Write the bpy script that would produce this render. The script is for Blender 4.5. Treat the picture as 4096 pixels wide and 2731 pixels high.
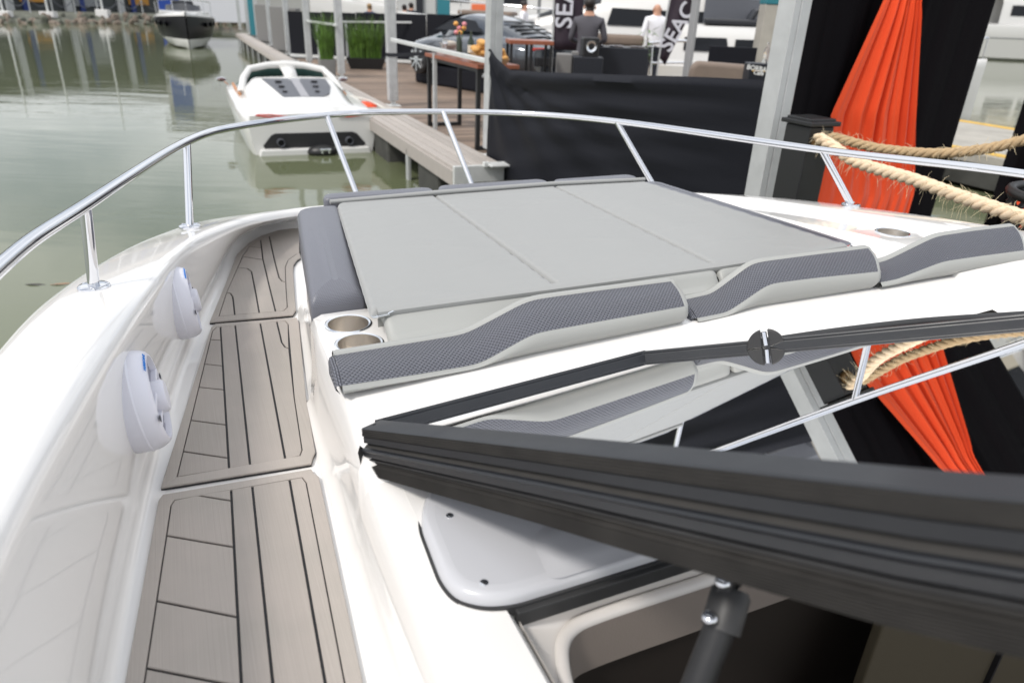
import bpy, bmesh, math, random
from mathutils import Vector, Matrix
random.seed(7)
for o in list(bpy.data.objects): bpy.data.objects.remove(o)
scn = bpy.context.scene
COL = scn.collection
# ---------------------------------------------------------------- camera
F, CX, CY, S = 2840.0, 2048.0, 1365.5, 4096/2352
PITCH, ROLL, CAMH = math.radians(25.06), math.radians(2.44), 2.0
fwd = Vector((0, math.cos(PITCH), -math.sin(PITCH)))
up0 = Vector((1, 0, 0)).cross(fwd)
RT = Vector((1, 0, 0))*math.cos(ROLL) + up0*math.sin(ROLL)
UP = -Vector((1, 0, 0))*math.sin(ROLL) + up0*math.cos(ROLL)
cd = bpy.data.cameras.new('camera'); cam = bpy.data.objects.new('camera', cd); COL.objects.link(cam)
M = Matrix((RT, UP, -fwd)).transposed().to_4x4(); M.translation = (0, 0, CAMH)
cam.matrix_world = M
cd.sensor_width = 36; cd.lens = F/4096*36; cd.clip_start = 0.02; cd.clip_end = 2000
cd.dof.use_dof = True; cd.dof.focus_distance = 1.75; cd.dof.aperture_fstop = 3.5
scn.camera = cam
scn.render.resolution_x, scn.render.resolution_y = 1024, 682
# ---------------------------------------------------------------- light
SUN_DIR = Vector((-0.52, -0.56, 1.0)).normalized()
w = bpy.data.worlds.new('World'); scn.world = w; w.use_nodes = True
nt = w.node_tree; bg = nt.nodes['Background']
sky = nt.nodes.new('ShaderNodeTexSky'); sky.sky_type = 'NISHITA'; sky.sun_disc = False
sky.sun_elevation = math.asin(SUN_DIR.z); sky.sun_rotation = math.atan2(SUN_DIR.x, SUN_DIR.y)
sky.dust_density = 3.0; sky.air_density = 1.0
tc = nt.nodes.new('ShaderNodeTexCoord'); mp = nt.nodes.new('ShaderNodeMapping'); mp.inputs['Scale'].default_value = (1, 1, 2.2)
nz = nt.nodes.new('ShaderNodeTexNoise'); nz.inputs['Scale'].default_value = 2.6; nz.inputs['Detail'].default_value = 6; nz.inputs['Roughness'].default_value = .55
rp = nt.nodes.new('ShaderNodeValToRGB'); rp.color_ramp.elements[0].position = .36; rp.color_ramp.elements[0].color = (.25, .25, .25, 1); rp.color_ramp.elements[1].position = .56
mx = nt.nodes.new('ShaderNodeMixRGB'); mx.inputs[2].default_value = (9.0, 9.2, 9.5, 1)
L = nt.links.new
L(tc.outputs['Generated'], mp.inputs[0]); L(mp.outputs[0], nz.inputs[0]); L(nz.outputs[0], rp.inputs[0]); L(rp.outputs[0], mx.inputs[0])
L(sky.outputs[0], mx.inputs[1]); L(mx.outputs[0], bg.inputs[0]); bg.inputs[1].default_value = 0.13
sd = bpy.data.lights.new('sun', 'SUN'); sd.energy = 2.25; sd.angle = math.radians(9); sd.color = (1, .96, .90)
sun = bpy.data.objects.new('sun', sd); COL.objects.link(sun); sun.rotation_euler = SUN_DIR.to_track_quat('Z', 'Y').to_euler()
vs = scn.view_settings; vs.view_transform = 'Standard'; vs.look = 'None'; vs.gamma = 1; vs.use_curve_mapping = False; vs.exposure = 0.13

# ---------------------------------------------------------------- frames of reference
def ray(x, y): return fwd + RT*((x-CX)/F) - UP*((y-CY)/F)
C0 = Vector((0, 0, CAMH))
def zpt(x, y, z):            # world point at height z seen at native pixel
    d = ray(x, y); return C0 + d*((z-CAMH)/d.z)
def ypt(x, y, Y):
    d = ray(x, y); return C0 + d*(Y/d.y)
PHI = math.radians(25.2)     # boat heading
def to_boat(P): c, s = math.cos(PHI), math.sin(PHI); return Vector((P.x*c+P.y*s, -P.x*s+P.y*c, P.z))
def bz(x, y, z): return to_boat(zpt(x, y, z))
def bd(x, y, z): return bz(x*S, y*S, z)
def bv(x, y, v):
    r = to_boat(ray(x*S, y*S)); t = v/r.y; return Vector((0, 0, CAMH)) + r*t
AX, BX = Vector((-.4115, .9114, 0)), Vector((.9114, .4115, 0))     # dock axes: along s, across w
DOCKANG = math.atan2(.4115, .9114)
DZ = 0.47
def dk(w_, s_, z=0.): return BX*w_ + AX*s_ + Vector((0, 0, z))

# ---------------------------------------------------------------- materials
MATS = {}
def mat(name, col, rough=.5, metal=0., spec=.5, coat=0., var=0., vscale=8., bump=0., bscale=60., trans=0., sheen=0., ior=1.5, stretch=None, emit=None):
    if name in MATS: return MATS[name]
    m = bpy.data.materials.new(name); m.use_nodes = True; n = m.node_tree; b = n.nodes['Principled BSDF']
    b.inputs['Base Color'].default_value = (*col, 1); b.inputs['Roughness'].default_value = rough; b.inputs['Metallic'].default_value = metal
    b.inputs['Specular IOR Level'].default_value = spec; b.inputs['Coat Weight'].default_value = coat; b.inputs['Coat Roughness'].default_value = .03
    b.inputs['Transmission Weight'].default_value = trans; b.inputs['IOR'].default_value = ior
    if sheen: b.inputs['Sheen Weight'].default_value = sheen
    if emit: b.inputs['Emission Color'].default_value = (*emit[0], 1); b.inputs['Emission Strength'].default_value = emit[1]
    l = n.links.new
    if var or bump:
        t = n.nodes.new('ShaderNodeTexCoord'); mpp = n.nodes.new('ShaderNodeMapping'); l(t.outputs['Object'], mpp.inputs[0])
        if stretch: mpp.inputs['Scale'].default_value = stretch
    if var:
        z = n.nodes.new('ShaderNodeTexNoise'); z.inputs['Scale'].default_value = vscale; z.inputs['Detail'].default_value = 5
        r = n.nodes.new('ShaderNodeMapRange'); r.inputs[1].default_value = .25; r.inputs[2].default_value = .75; r.inputs[3].default_value = 1-var; r.inputs[4].default_value = 1+var
        x = n.nodes.new('ShaderNodeMixRGB'); x.blend_type = 'MULTIPLY'; x.inputs[0].default_value = 1; x.inputs[1].default_value = (*col, 1)
        l(mpp.outputs[0], z.inputs[0]); l(z.outputs[0], r.inputs[0]); l(r.outputs[0], x.inputs[2]); l(x.outputs[0], b.inputs['Base Color'])
        q = n.nodes.new('ShaderNodeMapRange'); q.inputs[1].default_value = .3; q.inputs[2].default_value = .7; q.inputs[3].default_value = max(0, rough-.06); q.inputs[4].default_value = min(1, rough+.08)
        l(z.outputs[0], q.inputs[0]); l(q.outputs[0], b.inputs['Roughness'])
    if bump:
        z2 = n.nodes.new('ShaderNodeTexNoise'); z2.inputs['Scale'].default_value = bscale; z2.inputs['Detail'].default_value = 4
        bp = n.nodes.new('ShaderNodeBump'); bp.inputs['Strength'].default_value = bump; bp.inputs['Distance'].default_value = .01
        l(mpp.outputs[0], z2.inputs[0]); l(z2.outputs[0], bp.inputs['Height']); l(bp.outputs[0], b.inputs['Normal'])
    MATS[name] = m; return m

def weave_mat(name, col, du, dv, depth=.35):
    """staggered scale weave driven by UVs in metres"""
    m = bpy.data.materials.new(name); m.use_nodes = True; n = m.node_tree; b = n.nodes['Principled BSDF']; l = n.links.new
    b.inputs['Roughness'].default_value = .36; b.inputs['Specular IOR Level'].default_value = .5
    uv = n.nodes.new('ShaderNodeUVMap'); sp = n.nodes.new('ShaderNodeSeparateXYZ'); l(uv.outputs[0], sp.inputs[0])
    def mt(op, a, bb=None, c=None):
        k = n.nodes.new('ShaderNodeMath'); k.operation = op
        for i, q in enumerate((a, bb, c)):
            if q is None: continue
            if isinstance(q, (int, float)): k.inputs[i].default_value = q
            else: l(q, k.inputs[i])
        return k.outputs[0]
    y = mt('DIVIDE', sp.outputs[1], dv); row = mt('FLOOR', y); par = mt('MODULO', row, 2.0)
    x = mt('ADD', mt('DIVIDE', sp.outputs[0], du), mt('MULTIPLY', par, .5))
    fx = mt('SUBTRACT', mt('FRACT', x), .5); fy = mt('SUBTRACT', mt('FRACT', y), .5)
    r2 = mt('ADD', mt('MULTIPLY', mt('MULTIPLY', fx, fx), 3.6), mt('MULTIPLY', mt('MULTIPLY', fy, fy), 3.6))
    h = mt('SUBTRACT', 1.0, r2)
    h2 = mt('ADD', h, mt('MULTIPLY', fx, .55))
    mrr = n.nodes.new('ShaderNodeMapRange'); mrr.inputs[1].default_value = .15; mrr.inputs[2].default_value = .6; mrr.inputs[3].default_value = .55; mrr.inputs[4].default_value = 1.05
    l(h, mrr.inputs[0])
    c = n.nodes.new('ShaderNodeMixRGB'); c.blend_type = 'MULTIPLY'; c.inputs[0].default_value = 1; c.inputs[1].default_value = (*col, 1); l(mrr.outputs[0], c.inputs[2]); l(c.outputs[0], b.inputs['Base Color'])
    bp = n.nodes.new('ShaderNodeBump'); bp.inputs['Strength'].default_value = depth; bp.inputs['Distance'].default_value = .004
    l(h2, bp.inputs['Height']); l(bp.outputs[0], b.inputs['Normal'])
    MATS[name] = m; return m

GEL = mat('white_gelcoat', (.80, .785, .765), .045, spec=.5, coat=.3)
DECKW = mat('white_deck', (.80, .79, .77), .28, spec=.45, var=.015, vscale=6)
CHROME = mat('polished_steel', (.70, .71, .74), .06, metal=1.)
BRUSH = mat('brushed_steel', (.74, .70, .65), .30, metal=1., bump=.15, bscale=30, stretch=(1, 1, 40))
ALU = mat('aluminium_rim', (.80, .82, .84), .22, metal=1.)
CAULK = mat('black_caulk', (.012, .012, .014), .6)
BLACKP = mat('black_plastic', (.013, .013, .014), .38, var=.1, vscale=20)
RUBBER = mat('black_rubber', (.030, .030, .031), .55, var=.35, vscale=14, stretch=(1, 1, 1))
DUSTY = mat('dusty_rubber', (.026, .024, .022), .75, var=.35, vscale=18)
FRAME = mat('dark_anodised_frame', (.015, .0165, .020), .36, spec=.55, var=.08, vscale=12)
VINYL = mat('light_grey_vinyl', (.34, .345, .33), .42, spec=.35, bump=.05, bscale=500)
VINYL2 = mat('cover_grey_vinyl', (.305, .309, .303), .46, spec=.3, bump=.10, bscale=350)
SLATE = weave_mat('slate_woven_vinyl', (.165, .170, .198), .0042, .0042, .12)
SCALE = weave_mat('scale_woven_vinyl', (.14, .145, .172), .0100, .0052, .8)
COVERG = mat('pale_grey_plastic', (.50, .505, .53), .22, spec=.5, coat=.15)
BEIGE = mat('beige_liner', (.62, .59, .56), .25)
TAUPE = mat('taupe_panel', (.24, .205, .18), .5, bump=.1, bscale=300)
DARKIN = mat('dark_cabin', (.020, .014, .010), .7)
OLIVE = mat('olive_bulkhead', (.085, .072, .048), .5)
SPKW = mat('white_speaker_plastic', (.70, .70, .765), .35, spec=.4)
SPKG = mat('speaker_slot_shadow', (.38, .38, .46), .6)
BLUE = mat('blue_print', (.01, .22, .70), .4)
GALV = mat('galvanised_steel', (.52, .53, .53), .48, metal=.35, var=.10, vscale=9, bump=.05, bscale=40)
GALVW = mat('bright_galvanised', (.66, .67, .66), .45, metal=.25, var=.06, vscale=7)
WOODG = mat('weathered_kerb_wood', (.40, .365, .335), .75, var=.12, vscale=5, stretch=(1, 6, 1))
DECKB = mat('brown_deck_wood', (.225, .165, .125), .7, var=.22, vscale=4, stretch=(.6, 6, 1))
def per_object_tone(m, lo, hi):      # each board its own tone
    n = m.node_tree; b = n.nodes['Principled BSDF']; src = b.inputs['Base Color'].links[0].from_socket
    oi = n.nodes.new('ShaderNodeObjectInfo'); r = n.nodes.new('ShaderNodeMapRange'); r.inputs[3].default_value = lo; r.inputs[4].default_value = hi; n.links.new(oi.outputs['Random'], r.inputs[0])
    x = n.nodes.new('ShaderNodeMixRGB'); x.blend_type = 'MULTIPLY'; x.inputs[0].default_value = 1; n.links.new(src, x.inputs[1]); n.links.new(r.outputs[0], x.inputs[2]); n.links.new(x.outputs[0], b.inputs['Base Color'])
per_object_tone(DECKB, .62, 1.25); per_object_tone(WOODG, .86, 1.08)
FLOAT = mat('pontoon_float', (.055, .055, .05), .8, var=.3, vscale=5)
BLKFAB = mat('black_navy_fabric', (.0045, .005, .009), .65, spec=.25, bump=.1, bscale=120)
BLKCUR = mat('black_curtain_cloth', (.005, .0042, .0055), .9, spec=.1, bump=.08, bscale=400)
REDC = mat('orange_red_cloth', (.80, .080, .020), .7, spec=.2, sheen=.2, bump=.05, bscale=400)
ROPE1 = mat('cream_rope', (.72, .57, .40), .85, var=.12, vscale=60)
ROPE2 = mat('tan_shaded_rope', (.42, .30, .17), .9, var=.2, vscale=60)  # darker rope tone; the upper barrier rope's shade is put into this colour
FIBRE = mat('rope_fibre', (.60, .50, .33), .8)
WHITEB = mat('white_boat_paint', (.66, .655, .635), .18, coat=.2)
YACHTW = mat('white_yacht_paint', (.56, .555, .54), .25, coat=.2)
GREYP = mat('grey_boat_panel', (.085, .09, .105), .4)
TEALG = mat('teal_window_glass', (.10, .22, .20), .05, spec=.7)
DARKG = mat('dark_tinted_glass', (.008, .009, .012), .18, spec=.25)
REDL = mat('red_trim', (.62, .035, .02), .35)
TANL = mat('tan_leather', (.45, .20, .08), .5)
WOODT = mat('red_brown_wood_top', (.26, .085, .045), .4, var=.2, vscale=5, stretch=(8, 1, 1))
CONC = mat('concrete', (.36, .34, .30), .85, var=.2, vscale=3, bump=.3, bscale=20)
YELL = mat('yellow_edge_paint', (.62, .38, .05), .6, var=.15, vscale=4)
TEAL = mat('teal_cloth', (.02, .17, .21), .7)
SKIN = mat('skin', (.50, .27, .18), .5)
HAIR = mat('dark_hair', (.018, .013, .011), .6)
DENIM = mat('dark_navy_trousers', (.012, .015, .025), .8)
SHIRTG = mat('charcoal_shirt', (.075, .072, .085), .8)
SHIRTW = mat('white_shirt', (.78, .78, .82), .7)
SHIRTP = mat('pink_shirt', (.62, .28, .30), .8)
WICK = mat('black_wicker', (.016, .015, .015), .5)
SOFA = mat('brown_sofa_fabric', (.20, .155, .125), .8, var=.1, vscale=8)
ROCKM = mat('brown_grey_rock', (.19, .155, .125), .9, var=.35, vscale=2, bump=.5, bscale=8)
ROCKG = mat('grey_green_rock', (.12, .125, .10), .9, var=.35, vscale=2, bump=.5, bscale=8)
SILVER = mat('dark_steel_car_paint', (.075, .085, .10), .14, metal=.55, coat=.8)
PENNANT = mat('dark_plum_banner', (.020, .010, .020), .6)
LETTER = mat('pale_banner_lettering', (.55, .55, .60), .6)
GRASSM = mat('green_blade', (.085, .170, .022), .5, var=.55, vscale=6)
BREAD = mat('golden_bread', (.62, .33, .10), .7, var=.3, vscale=20)
GLASSM = mat('clear_glass', (.9, .9, .9), .03, trans=.9)
BOTTLE = mat('dark_bottle_glass', (.02, .03, .015), .08)
GREYBOX = mat('grey_box_paint', (.20, .195, .19), .6)
DARKBOX = mat('dark_box_laminate', (.012, .014, .020), .45)

# ---------------------------------------------------------------- mesh builder
class MB:
    def __init__(s): s.v, s.f, s.m, s.uv = [], [], [], []
    def add(s, vs_, fs, mi=0, uvs=None):
        o = len(s.v); s.v += [tuple(p) for p in vs_]
        for i, f in enumerate(fs):
            s.f.append([o+k for k in f]); s.m.append(mi); s.uv.append(uvs[i] if uvs else None)
        return s
    def box(s, c, sz, mi=0, rz=0., R=None):
        Rm = R if R is not None else Matrix.Rotation(rz, 3, 'Z'); c = Vector(c)
        P = [c + Rm @ Vector((sx*sz[0]/2, sy*sz[1]/2, sz_*sz[2]/2)) for sz_ in (-1, 1) for sy in (-1, 1) for sx in (-1, 1)]
        return s.add(P, [(0, 2, 3, 1), (4, 5, 7, 6), (0, 1, 5, 4), (2, 6, 7, 3), (0, 4, 6, 2), (1, 3, 7, 5)], mi)
    def bar(s, a, b, wd, ht, mi=0, upv=(0, 0, 1)):
        a, b = Vector(a), Vector(b); d = (b-a); Ln = d.length; d.normalize(); u = Vector(upv)
        sd_ = d.cross(u)
        if sd_.length < 1e-4: sd_ = d.cross(Vector((0, 1, 0)))
        sd_.normalize(); u = sd_.cross(d)
        return s.box((a+b)/2, (Ln, wd, ht), mi, R=Matrix((d, sd_, u)).transposed())
    def prism(s, poly, z0, z1, mi=0, xf=None):
        n = len(poly); P = [Vector((p[0], p[1], z0)) for p in poly] + [Vector((p[0], p[1], z1)) for p in poly]
        if xf: P = [xf @ p for p in P]
        return s.add(P, [list(range(n))[::-1], list(range(n, 2*n))] + [(i, (i+1) % n, n+(i+1) % n, n+i) for i in range(n)], mi)
    def loft(s, rows, closed=False, mi=0, caps=False, uv=False):
        n = len(rows[0]); P = [Vector(p) for r in rows for p in r]; fs, uvs = [], []
        if uv:
            ul = [[0.]*n for _ in rows]; vl = [[0.]*n for _ in rows]
            for i, r in enumerate(rows):
                for j in range(n):
                    if j: ul[i][j] = ul[i][j-1] + (Vector(r[j])-Vector(r[j-1])).length
                    if i: vl[i][j] = vl[i-1][j] + (Vector(r[j])-Vector(rows[i-1][j])).length
        for i in range(len(rows)-1):
            for j in range(n if closed else n-1):
                k = (j+1) % n; fs.append((i*n+j, i*n+k, (i+1)*n+k, (i+1)*n+j))
                if uv: uvs.append([(ul[a][b], vl[a][b]) for a, b in ((i, j), (i, k), (i+1, k), (i+1, j))])
        if caps: 
            fs.append(list(range(n))[::-1]); fs.append([(len(rows)-1)*n+j for j in range(n)])
            if uv: uvs += [[(p[0], p[1]) for p in rows[0]][::-1], [(p[0], p[1]) for p in rows[-1]]]
        return s.add(P, fs, mi, uvs if uv else None)
    def tube(s, path, r, seg=12, mi=0, closed=False, caps=True):
        path = [Vector(p) for p in path]; n = len(path); rr = r if isinstance(r, (list, tuple)) else [r]*n
        rows = []; prev = None
        for i, p in enumerate(path):
            a = path[(i-1) % n] if (i or closed) else p; b = path[(i+1) % n] if (i < n-1 or closed) else p
            t = (b-a).normalized()
            if prev is None:
                x = t.cross(Vector((0, 0, 1)))
                if x.length < 1e-3: x = t.cross(Vector((0, 1, 0)))
            else: x = prev - t*prev.dot(t)
            x.normalize(); prev = x; y = t.cross(x)
            rows.append([p + (x*math.cos(k*2*math.pi/seg) + y*math.sin(k*2*math.pi/seg))*rr[i] for k in range(seg)])
        if closed: rows.append(rows[0])
        return s.loft(rows, True, mi, caps and not closed)
    def lathe(s, prof, seg=32, xf=None, mi=0, caps=False):
        rows = []
        for r, z in prof:
            rows.append([Vector((r*math.cos(k*2*math.pi/seg), r*math.sin(k*2*math.pi/seg), z)) for k in range(seg)])
        if xf: rows = [[xf @ p for p in r] for r in rows]
        return s.loft(rows, True, mi, caps)
    def ellip(s, c, r, seg=12, rings=8, mi=0, xf=None):
        rows = []
        for i in range(rings+1):
            a = -math.pi/2 + math.pi*i/rings; ca = max(math.cos(a), .001)
            rows.append([Vector((c[0]+r[0]*ca*math.cos(k*2*math.pi/seg), c[1]+r[1]*ca*math.sin(k*2*math.pi/seg), c[2]+r[2]*math.sin(a))) for k in range(seg)])
        if xf: rows = [[xf @ p for p in q] for q in rows]
        return s.loft(rows, True, mi)
    def mesh(s, name):
        me = bpy.data.meshes.new(name); me.from_pydata(s.v, [], s.f); me.polygons.foreach_set('material_index', s.m)
        if any(s.uv):
            ul = me.uv_layers.new(name='UVMap'); k = 0
            for i, f in enumerate(s.f):
                for j in range(len(f)):
                    if s.uv[i]: ul.data[k].uv = s.uv[i][j]
                    k += 1
        me.update(); return me
    def build(s, name, mats, parent=None, smooth=None, bevel=0., seg=2, flip=True, sub=0):
        me = s.mesh(name)
        if flip:
            bm = bmesh.new(); bm.from_mesh(me); bmesh.ops.recalc_face_normals(bm, faces=bm.faces); bm.to_mesh(me); bm.free()
        for m_ in (mats if isinstance(mats, (list, tuple)) else [mats]): me.materials.append(m_)
        if smooth is not None:
            me.polygons.foreach_set('use_smooth', [True]*len(me.polygons)); me.set_sharp_from_angle(angle=math.radians(smooth))
        o = bpy.data.objects.new(name, me); COL.objects.link(o)
        if parent: o.parent = parent
        if sub:
            q = o.modifiers.new('sub', 'SUBSURF'); q.levels = sub; q.render_levels = sub
        if bevel:
            q = o.modifiers.new('bevel', 'BEVEL'); q.width = bevel; q.segments = seg; q.limit_method = 'ANGLE'; q.angle_limit = math.radians(40); q.harden_normals = False
        return o
def tag(o, label, cat=None, group=None, kind=None):
    if label: o['label'] = label
    if cat: o['category'] = cat
    if group: o['group'] = group
    if kind: o['kind'] = kind
    return o
def thing(name, label, cat, loc=(0, 0, 0), rz=0., group=None):
    o = bpy.data.objects.new(name, None); COL.objects.link(o); o.location = loc; o.rotation_euler = (0, 0, rz); o.empty_display_size = .1
    return tag(o, label, cat, group)
def linked(src, name, parent, loc=(0, 0, 0), rot=(0, 0, 0), sc=(1, 1, 1)):
    o = src.copy(); o.name = name; COL.objects.link(o); o.parent = parent; o.location = loc; o.rotation_euler = rot; o.scale = sc; return o
def copy_tree(o, parent=None):
    c = o.copy(); COL.objects.link(c); c.parent = parent
    for ch in list(o.children): copy_tree(ch, c)
    return c
def cr(pts, n):     # Catmull-Rom through control points
    P = [Vector(p) for p in pts]; out = []
    for i in range(len(P)-1):
        p0, p1, p2, p3 = P[max(i-1, 0)], P[i], P[i+1], P[min(i+2, len(P)-1)]
        for k in range(n):
            t = k/n; out.append(.5*((2*p1) + (p2-p0)*t + (2*p0-5*p1+4*p2-p3)*t*t + (3*p1-p0-3*p2+p3)*t**3))
    out.append(P[-1]); return out
def text_mesh(txt, size, depth=.002, bold=0.):
    cu = bpy.data.curves.new('lettering', 'FONT'); cu.body = txt; cu.size = size; cu.extrude = depth; cu.align_x = 'CENTER'; cu.align_y = 'CENTER'; cu.offset = bold; cu.resolution_u = 3
    ob = bpy.data.objects.new('lettering_tmp', cu); COL.objects.link(ob)
    me = bpy.data.meshes.new_from_object(ob.evaluated_get(bpy.context.evaluated_depsgraph_get())); bpy.data.objects.remove(ob); bpy.data.curves.remove(cu)
    return me
def lettering(txt, size, mtl, parent, Mx, name='lettering', depth=.002, bold=0.):
    me = text_mesh(txt, size, depth, bold); me.materials.clear(); me.materials.append(mtl)
    o = bpy.data.objects.new(name, me); COL.objects.link(o); o.parent = parent; o.matrix_local = Mx; return o
def basis(origin, x, y):
    x = Vector(x).normalized(); y = Vector(y); y = (y - x*y.dot(x)).normalized(); z = x.cross(y)
    Mx = Matrix((x, y, z)).transposed().to_4x4(); Mx.translation = Vector(origin); return Mx
# ================================================================ SETTING: water
def water_material():
    m = bpy.data.materials.new('harbour_water'); m.use_nodes = True; n = m.node_tree; b = n.nodes['Principled BSDF']; l = n.links.new
    b.inputs['Base Color'].default_value = (.115, .130, .072, 1); b.inputs['Roughness'].default_value = .025; b.inputs['IOR'].default_value = 1.333; b.inputs['Specular IOR Level'].default_value = .62
    t = n.nodes.new('ShaderNodeTexCoord'); outs = []
    for sc, st, ds in (((.35, 1.1, 1), .06, .10), ((1.6, 6.5, 1), .12, .03), ((7, 18, 1), .03, .01)):
        mp_ = n.nodes.new('ShaderNodeMapping'); mp_.inputs['Scale'].default_value = sc; mp_.inputs['Rotation'].default_value = (0, 0, .15); l(t.outputs['Object'], mp_.inputs[0])
        z = n.nodes.new('ShaderNodeTexNoise'); z.inputs['Scale'].default_value = 1.0; z.inputs['Detail'].default_value = 3; z.inputs['Distortion'].default_value = .6; l(mp_.outputs[0], z.inputs[0])
        bp = n.nodes.new('ShaderNodeBump'); bp.inputs['Strength'].default_value = st; bp.inputs['Distance'].default_value = ds; l(z.outputs[0], bp.inputs['Height'])
        if outs: l(outs[-1].outputs[0], bp.inputs['Normal'])
        outs.append(bp)
    # calmer and rougher patches
    mp_ = n.nodes.new('ShaderNodeMapping'); mp_.inputs['Scale'].default_value = (.03, .14, 1); l(t.outputs['Object'], mp_.inputs[0])
    z = n.nodes.new('ShaderNodeTexNoise'); z.inputs['Scale'].default_value = 1.; z.inputs['Detail'].default_value = 2; l(mp_.outputs[0], z.inputs[0])
    r = n.nodes.new('ShaderNodeMapRange'); r.inputs[1].default_value = .42; r.inputs[2].default_value = .62; r.inputs[3].default_value = .008; r.inputs[4].default_value = .11; l(z.outputs[0], r.inputs[0])
    l(r.outputs[0], outs[1].inputs['Strength'])
    l(outs[-1].outputs[0], b.inputs['Normal']); return m
mb = MB(); mb.add([(-900, -900, 0), (900, -900, 0), (900, 900, 0), (-900, 900, 0)], [(0, 1, 2, 3)])
tag(mb.build('water', water_material()), None, kind='structure')

# ================================================================ FOREGROUND MOTORBOAT
boat = thing('motorboat', 'white motorboat in the foreground with grey sun pad, teak-look side deck and steel bow rail', 'boat', (0, 0, 0), PHI)
ZF = 1.10
Ocp = [(-.40, -1.5, 1.50), (-.385, .3, 1.49), (-.37, .85, 1.475), (-.345, 1.36, 1.43), (-.315, 1.72, 1.39), (-.225, 2.15, 1.34), (-.115, 2.55, 1.28), (.058, 2.92, 1.22), (.42, 3.185, 1.168), (1.01, 3.32, 1.14)]
Icp = [(-.28, -1.5, 1.50), (-.265, .3, 1.48), (-.243, .80, 1.46), (-.18, 1.25, 1.44), (-.105, 1.75, 1.395), (-.02, 2.2, 1.345), (.10, 2.52, 1.30), (.24, 2.78, 1.255), (.50, 3.03, 1.205), (1.01, 3.13, 1.18)]
Fcp = [(-.25, -1.5, ZF), (-.225, .45, ZF), (-.205, .87, ZF), (-.165, 1.31, ZF), (-.105, 1.75, ZF), (-.035, 2.12, ZF), (.045, 2.48, ZF), (.13, 2.87, ZF), (.33, 3.10, ZF), (1.01, 3.08, ZF)]
mir = lambda P: [(2.02-p[0], p[1], p[2]) for p in P[::-1][1:]]
Ocp += mir(Ocp); Icp += mir(Icp)
Fcp += [(1.45, 2.80, 1.16), (1.66, 2.58, 1.25), (1.79, 2.35, 1.30), (1.85, 2.05, 1.33), (1.88, 1.70, 1.355), (1.89, 1.36, 1.384), (1.89, .97, 1.335), (1.93, .3, 1.25), (1.95, -1.5, 1.25)]
NS = 8
Oc, Ic, Fc = cr(Ocp, NS), cr(Icp, NS), cr(Fcp, NS)
def hor(v): v = Vector((v.x, v.y, 0)); return v.normalized()
rows = [[] for _ in range(22)]
ctr = Vector((1.01, 1.2, 0))
for i in range(len(Oc)):
    O, I, Fp = Oc[i], Ic[i], Fc[i]
    n = hor(I-O); down = Vector((0, 0, 1)); w_in = hor(Fp-I) if (Fp-I).length > .01 else n
    port = I.z - Fp.z
    Wt = I + n*.007 - down*.022; ft = Fp + down*.030 - n*.004
    sec = [Vector((O.x, O.y, 0)) + n*.42 - down*.35, Vector((O.x, O.y, 0)) + n*.30 + down*.25, O - down*.38 + n*.05, O - down*.11 - n*.012, O - down*.05 - n*.02, O - down*.018 - n*.012, O + n*.004 - down*.003, O + n*.022 + down*.002,
           O + n*.034 + down*.003, O.lerp(I, .55) + down*.004, I - n*.030 + down*.002, I - n*.014 + down*.001, I - n*.004 - down*.003, I + n*.003 - down*.010, Wt, Wt.lerp(ft, .06), Wt.lerp(ft, .5), Wt.lerp(ft, .94), ft, Fp + n*.004 + down*.010, Fp + n*.016 + down*.002, Fp + n*.04]
    for k, p in enumerate(sec): rows[k].append(p)
mb = MB(); mb.loft(rows); hull = mb.build('hull_and_gunwale', GEL, boat, smooth=70)
# dark inner bottom sheet and walkway floor moulding
mb = MB()
mb.prism([(p.x+.01, p.y) for p in cr(Fcp[:10], 6)] + [(1.01, 2.0), (.24, 1.7), (.24, -1.5)], ZF-.06, ZF-.001)
mb.build('walkway_floor', GEL, boat)

# console / raised foredeck block: loft from port wall over the top
def crown(u): return min(.055, max(0, (u-1.1)*.065))
mb = MB()
def fil(u0, zt, z0, r=.03):      # rounded wall section from the floor up to the top at height zt
    return [(u0-.035, z0), (u0-.022, z0+.012), (u0-.012, z0+.04), (u0-.004, (z0+zt)/2), (u0, zt-r), (u0+r*.3, zt-r*.3), (u0+r, zt), (u0+r+.05, zt+.001)]
wall_rows = []
prof = [(-1.5, .205, 1.245), (.2, .20, 1.245), (.6, .196, 1.25), (.9, .197, 1.255), (.99, .199, 1.258), (1.03, .201, 1.292), (1.08, .203, 1.310), (1.14, .205, 1.322), (1.22, .206, 1.330), (1.26, .206, 1.334), (1.34, .207, 1.338), (1.44, .209, 1.338), (1.565, .215, 1.338), (1.585, .222, 1.326), (1.60, .235, 1.30), (1.7, .245, 1.30), (2.0, .275, 1.29), (2.18, .30, 1.28), (2.3, .34, 1.25), (2.36, .40, 1.2)]
for v, u0, zt in prof:
    sec = [(u, v, z) for u, z in fil(u0, zt, ZF, .028)]
    um = u0 + .08
    if v < 1.0: sec += [(.26, v, zt+.002), (.318, v, zt+.0)]
    else:
        tgt = 1.90
        for k in range(1, 13):
            u = um + (tgt-um)*k/12
            zc = zt + (crown(u)-crown(um)+.004)*(1 if v < 1.45 else .0)*1.0
            sec.append((u, v, zc))
    wall_rows.append([Vector(p) for p in sec])
aft = [r for r in wall_rows if len(r) == len(wall_rows[0])]
fore = [r for r in wall_rows if len(r) != len(wall_rows[0])]
# bridge row: aft rows only reach the cockpit edge, the fore rows span the boat
mb.loft(aft); 
last = aft[-1]; mb.loft([last, fore[0][:len(last)]])
mb.loft(fore)
cons = mb.build('foredeck_moulding', GEL, boat, smooth=40)
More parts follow.
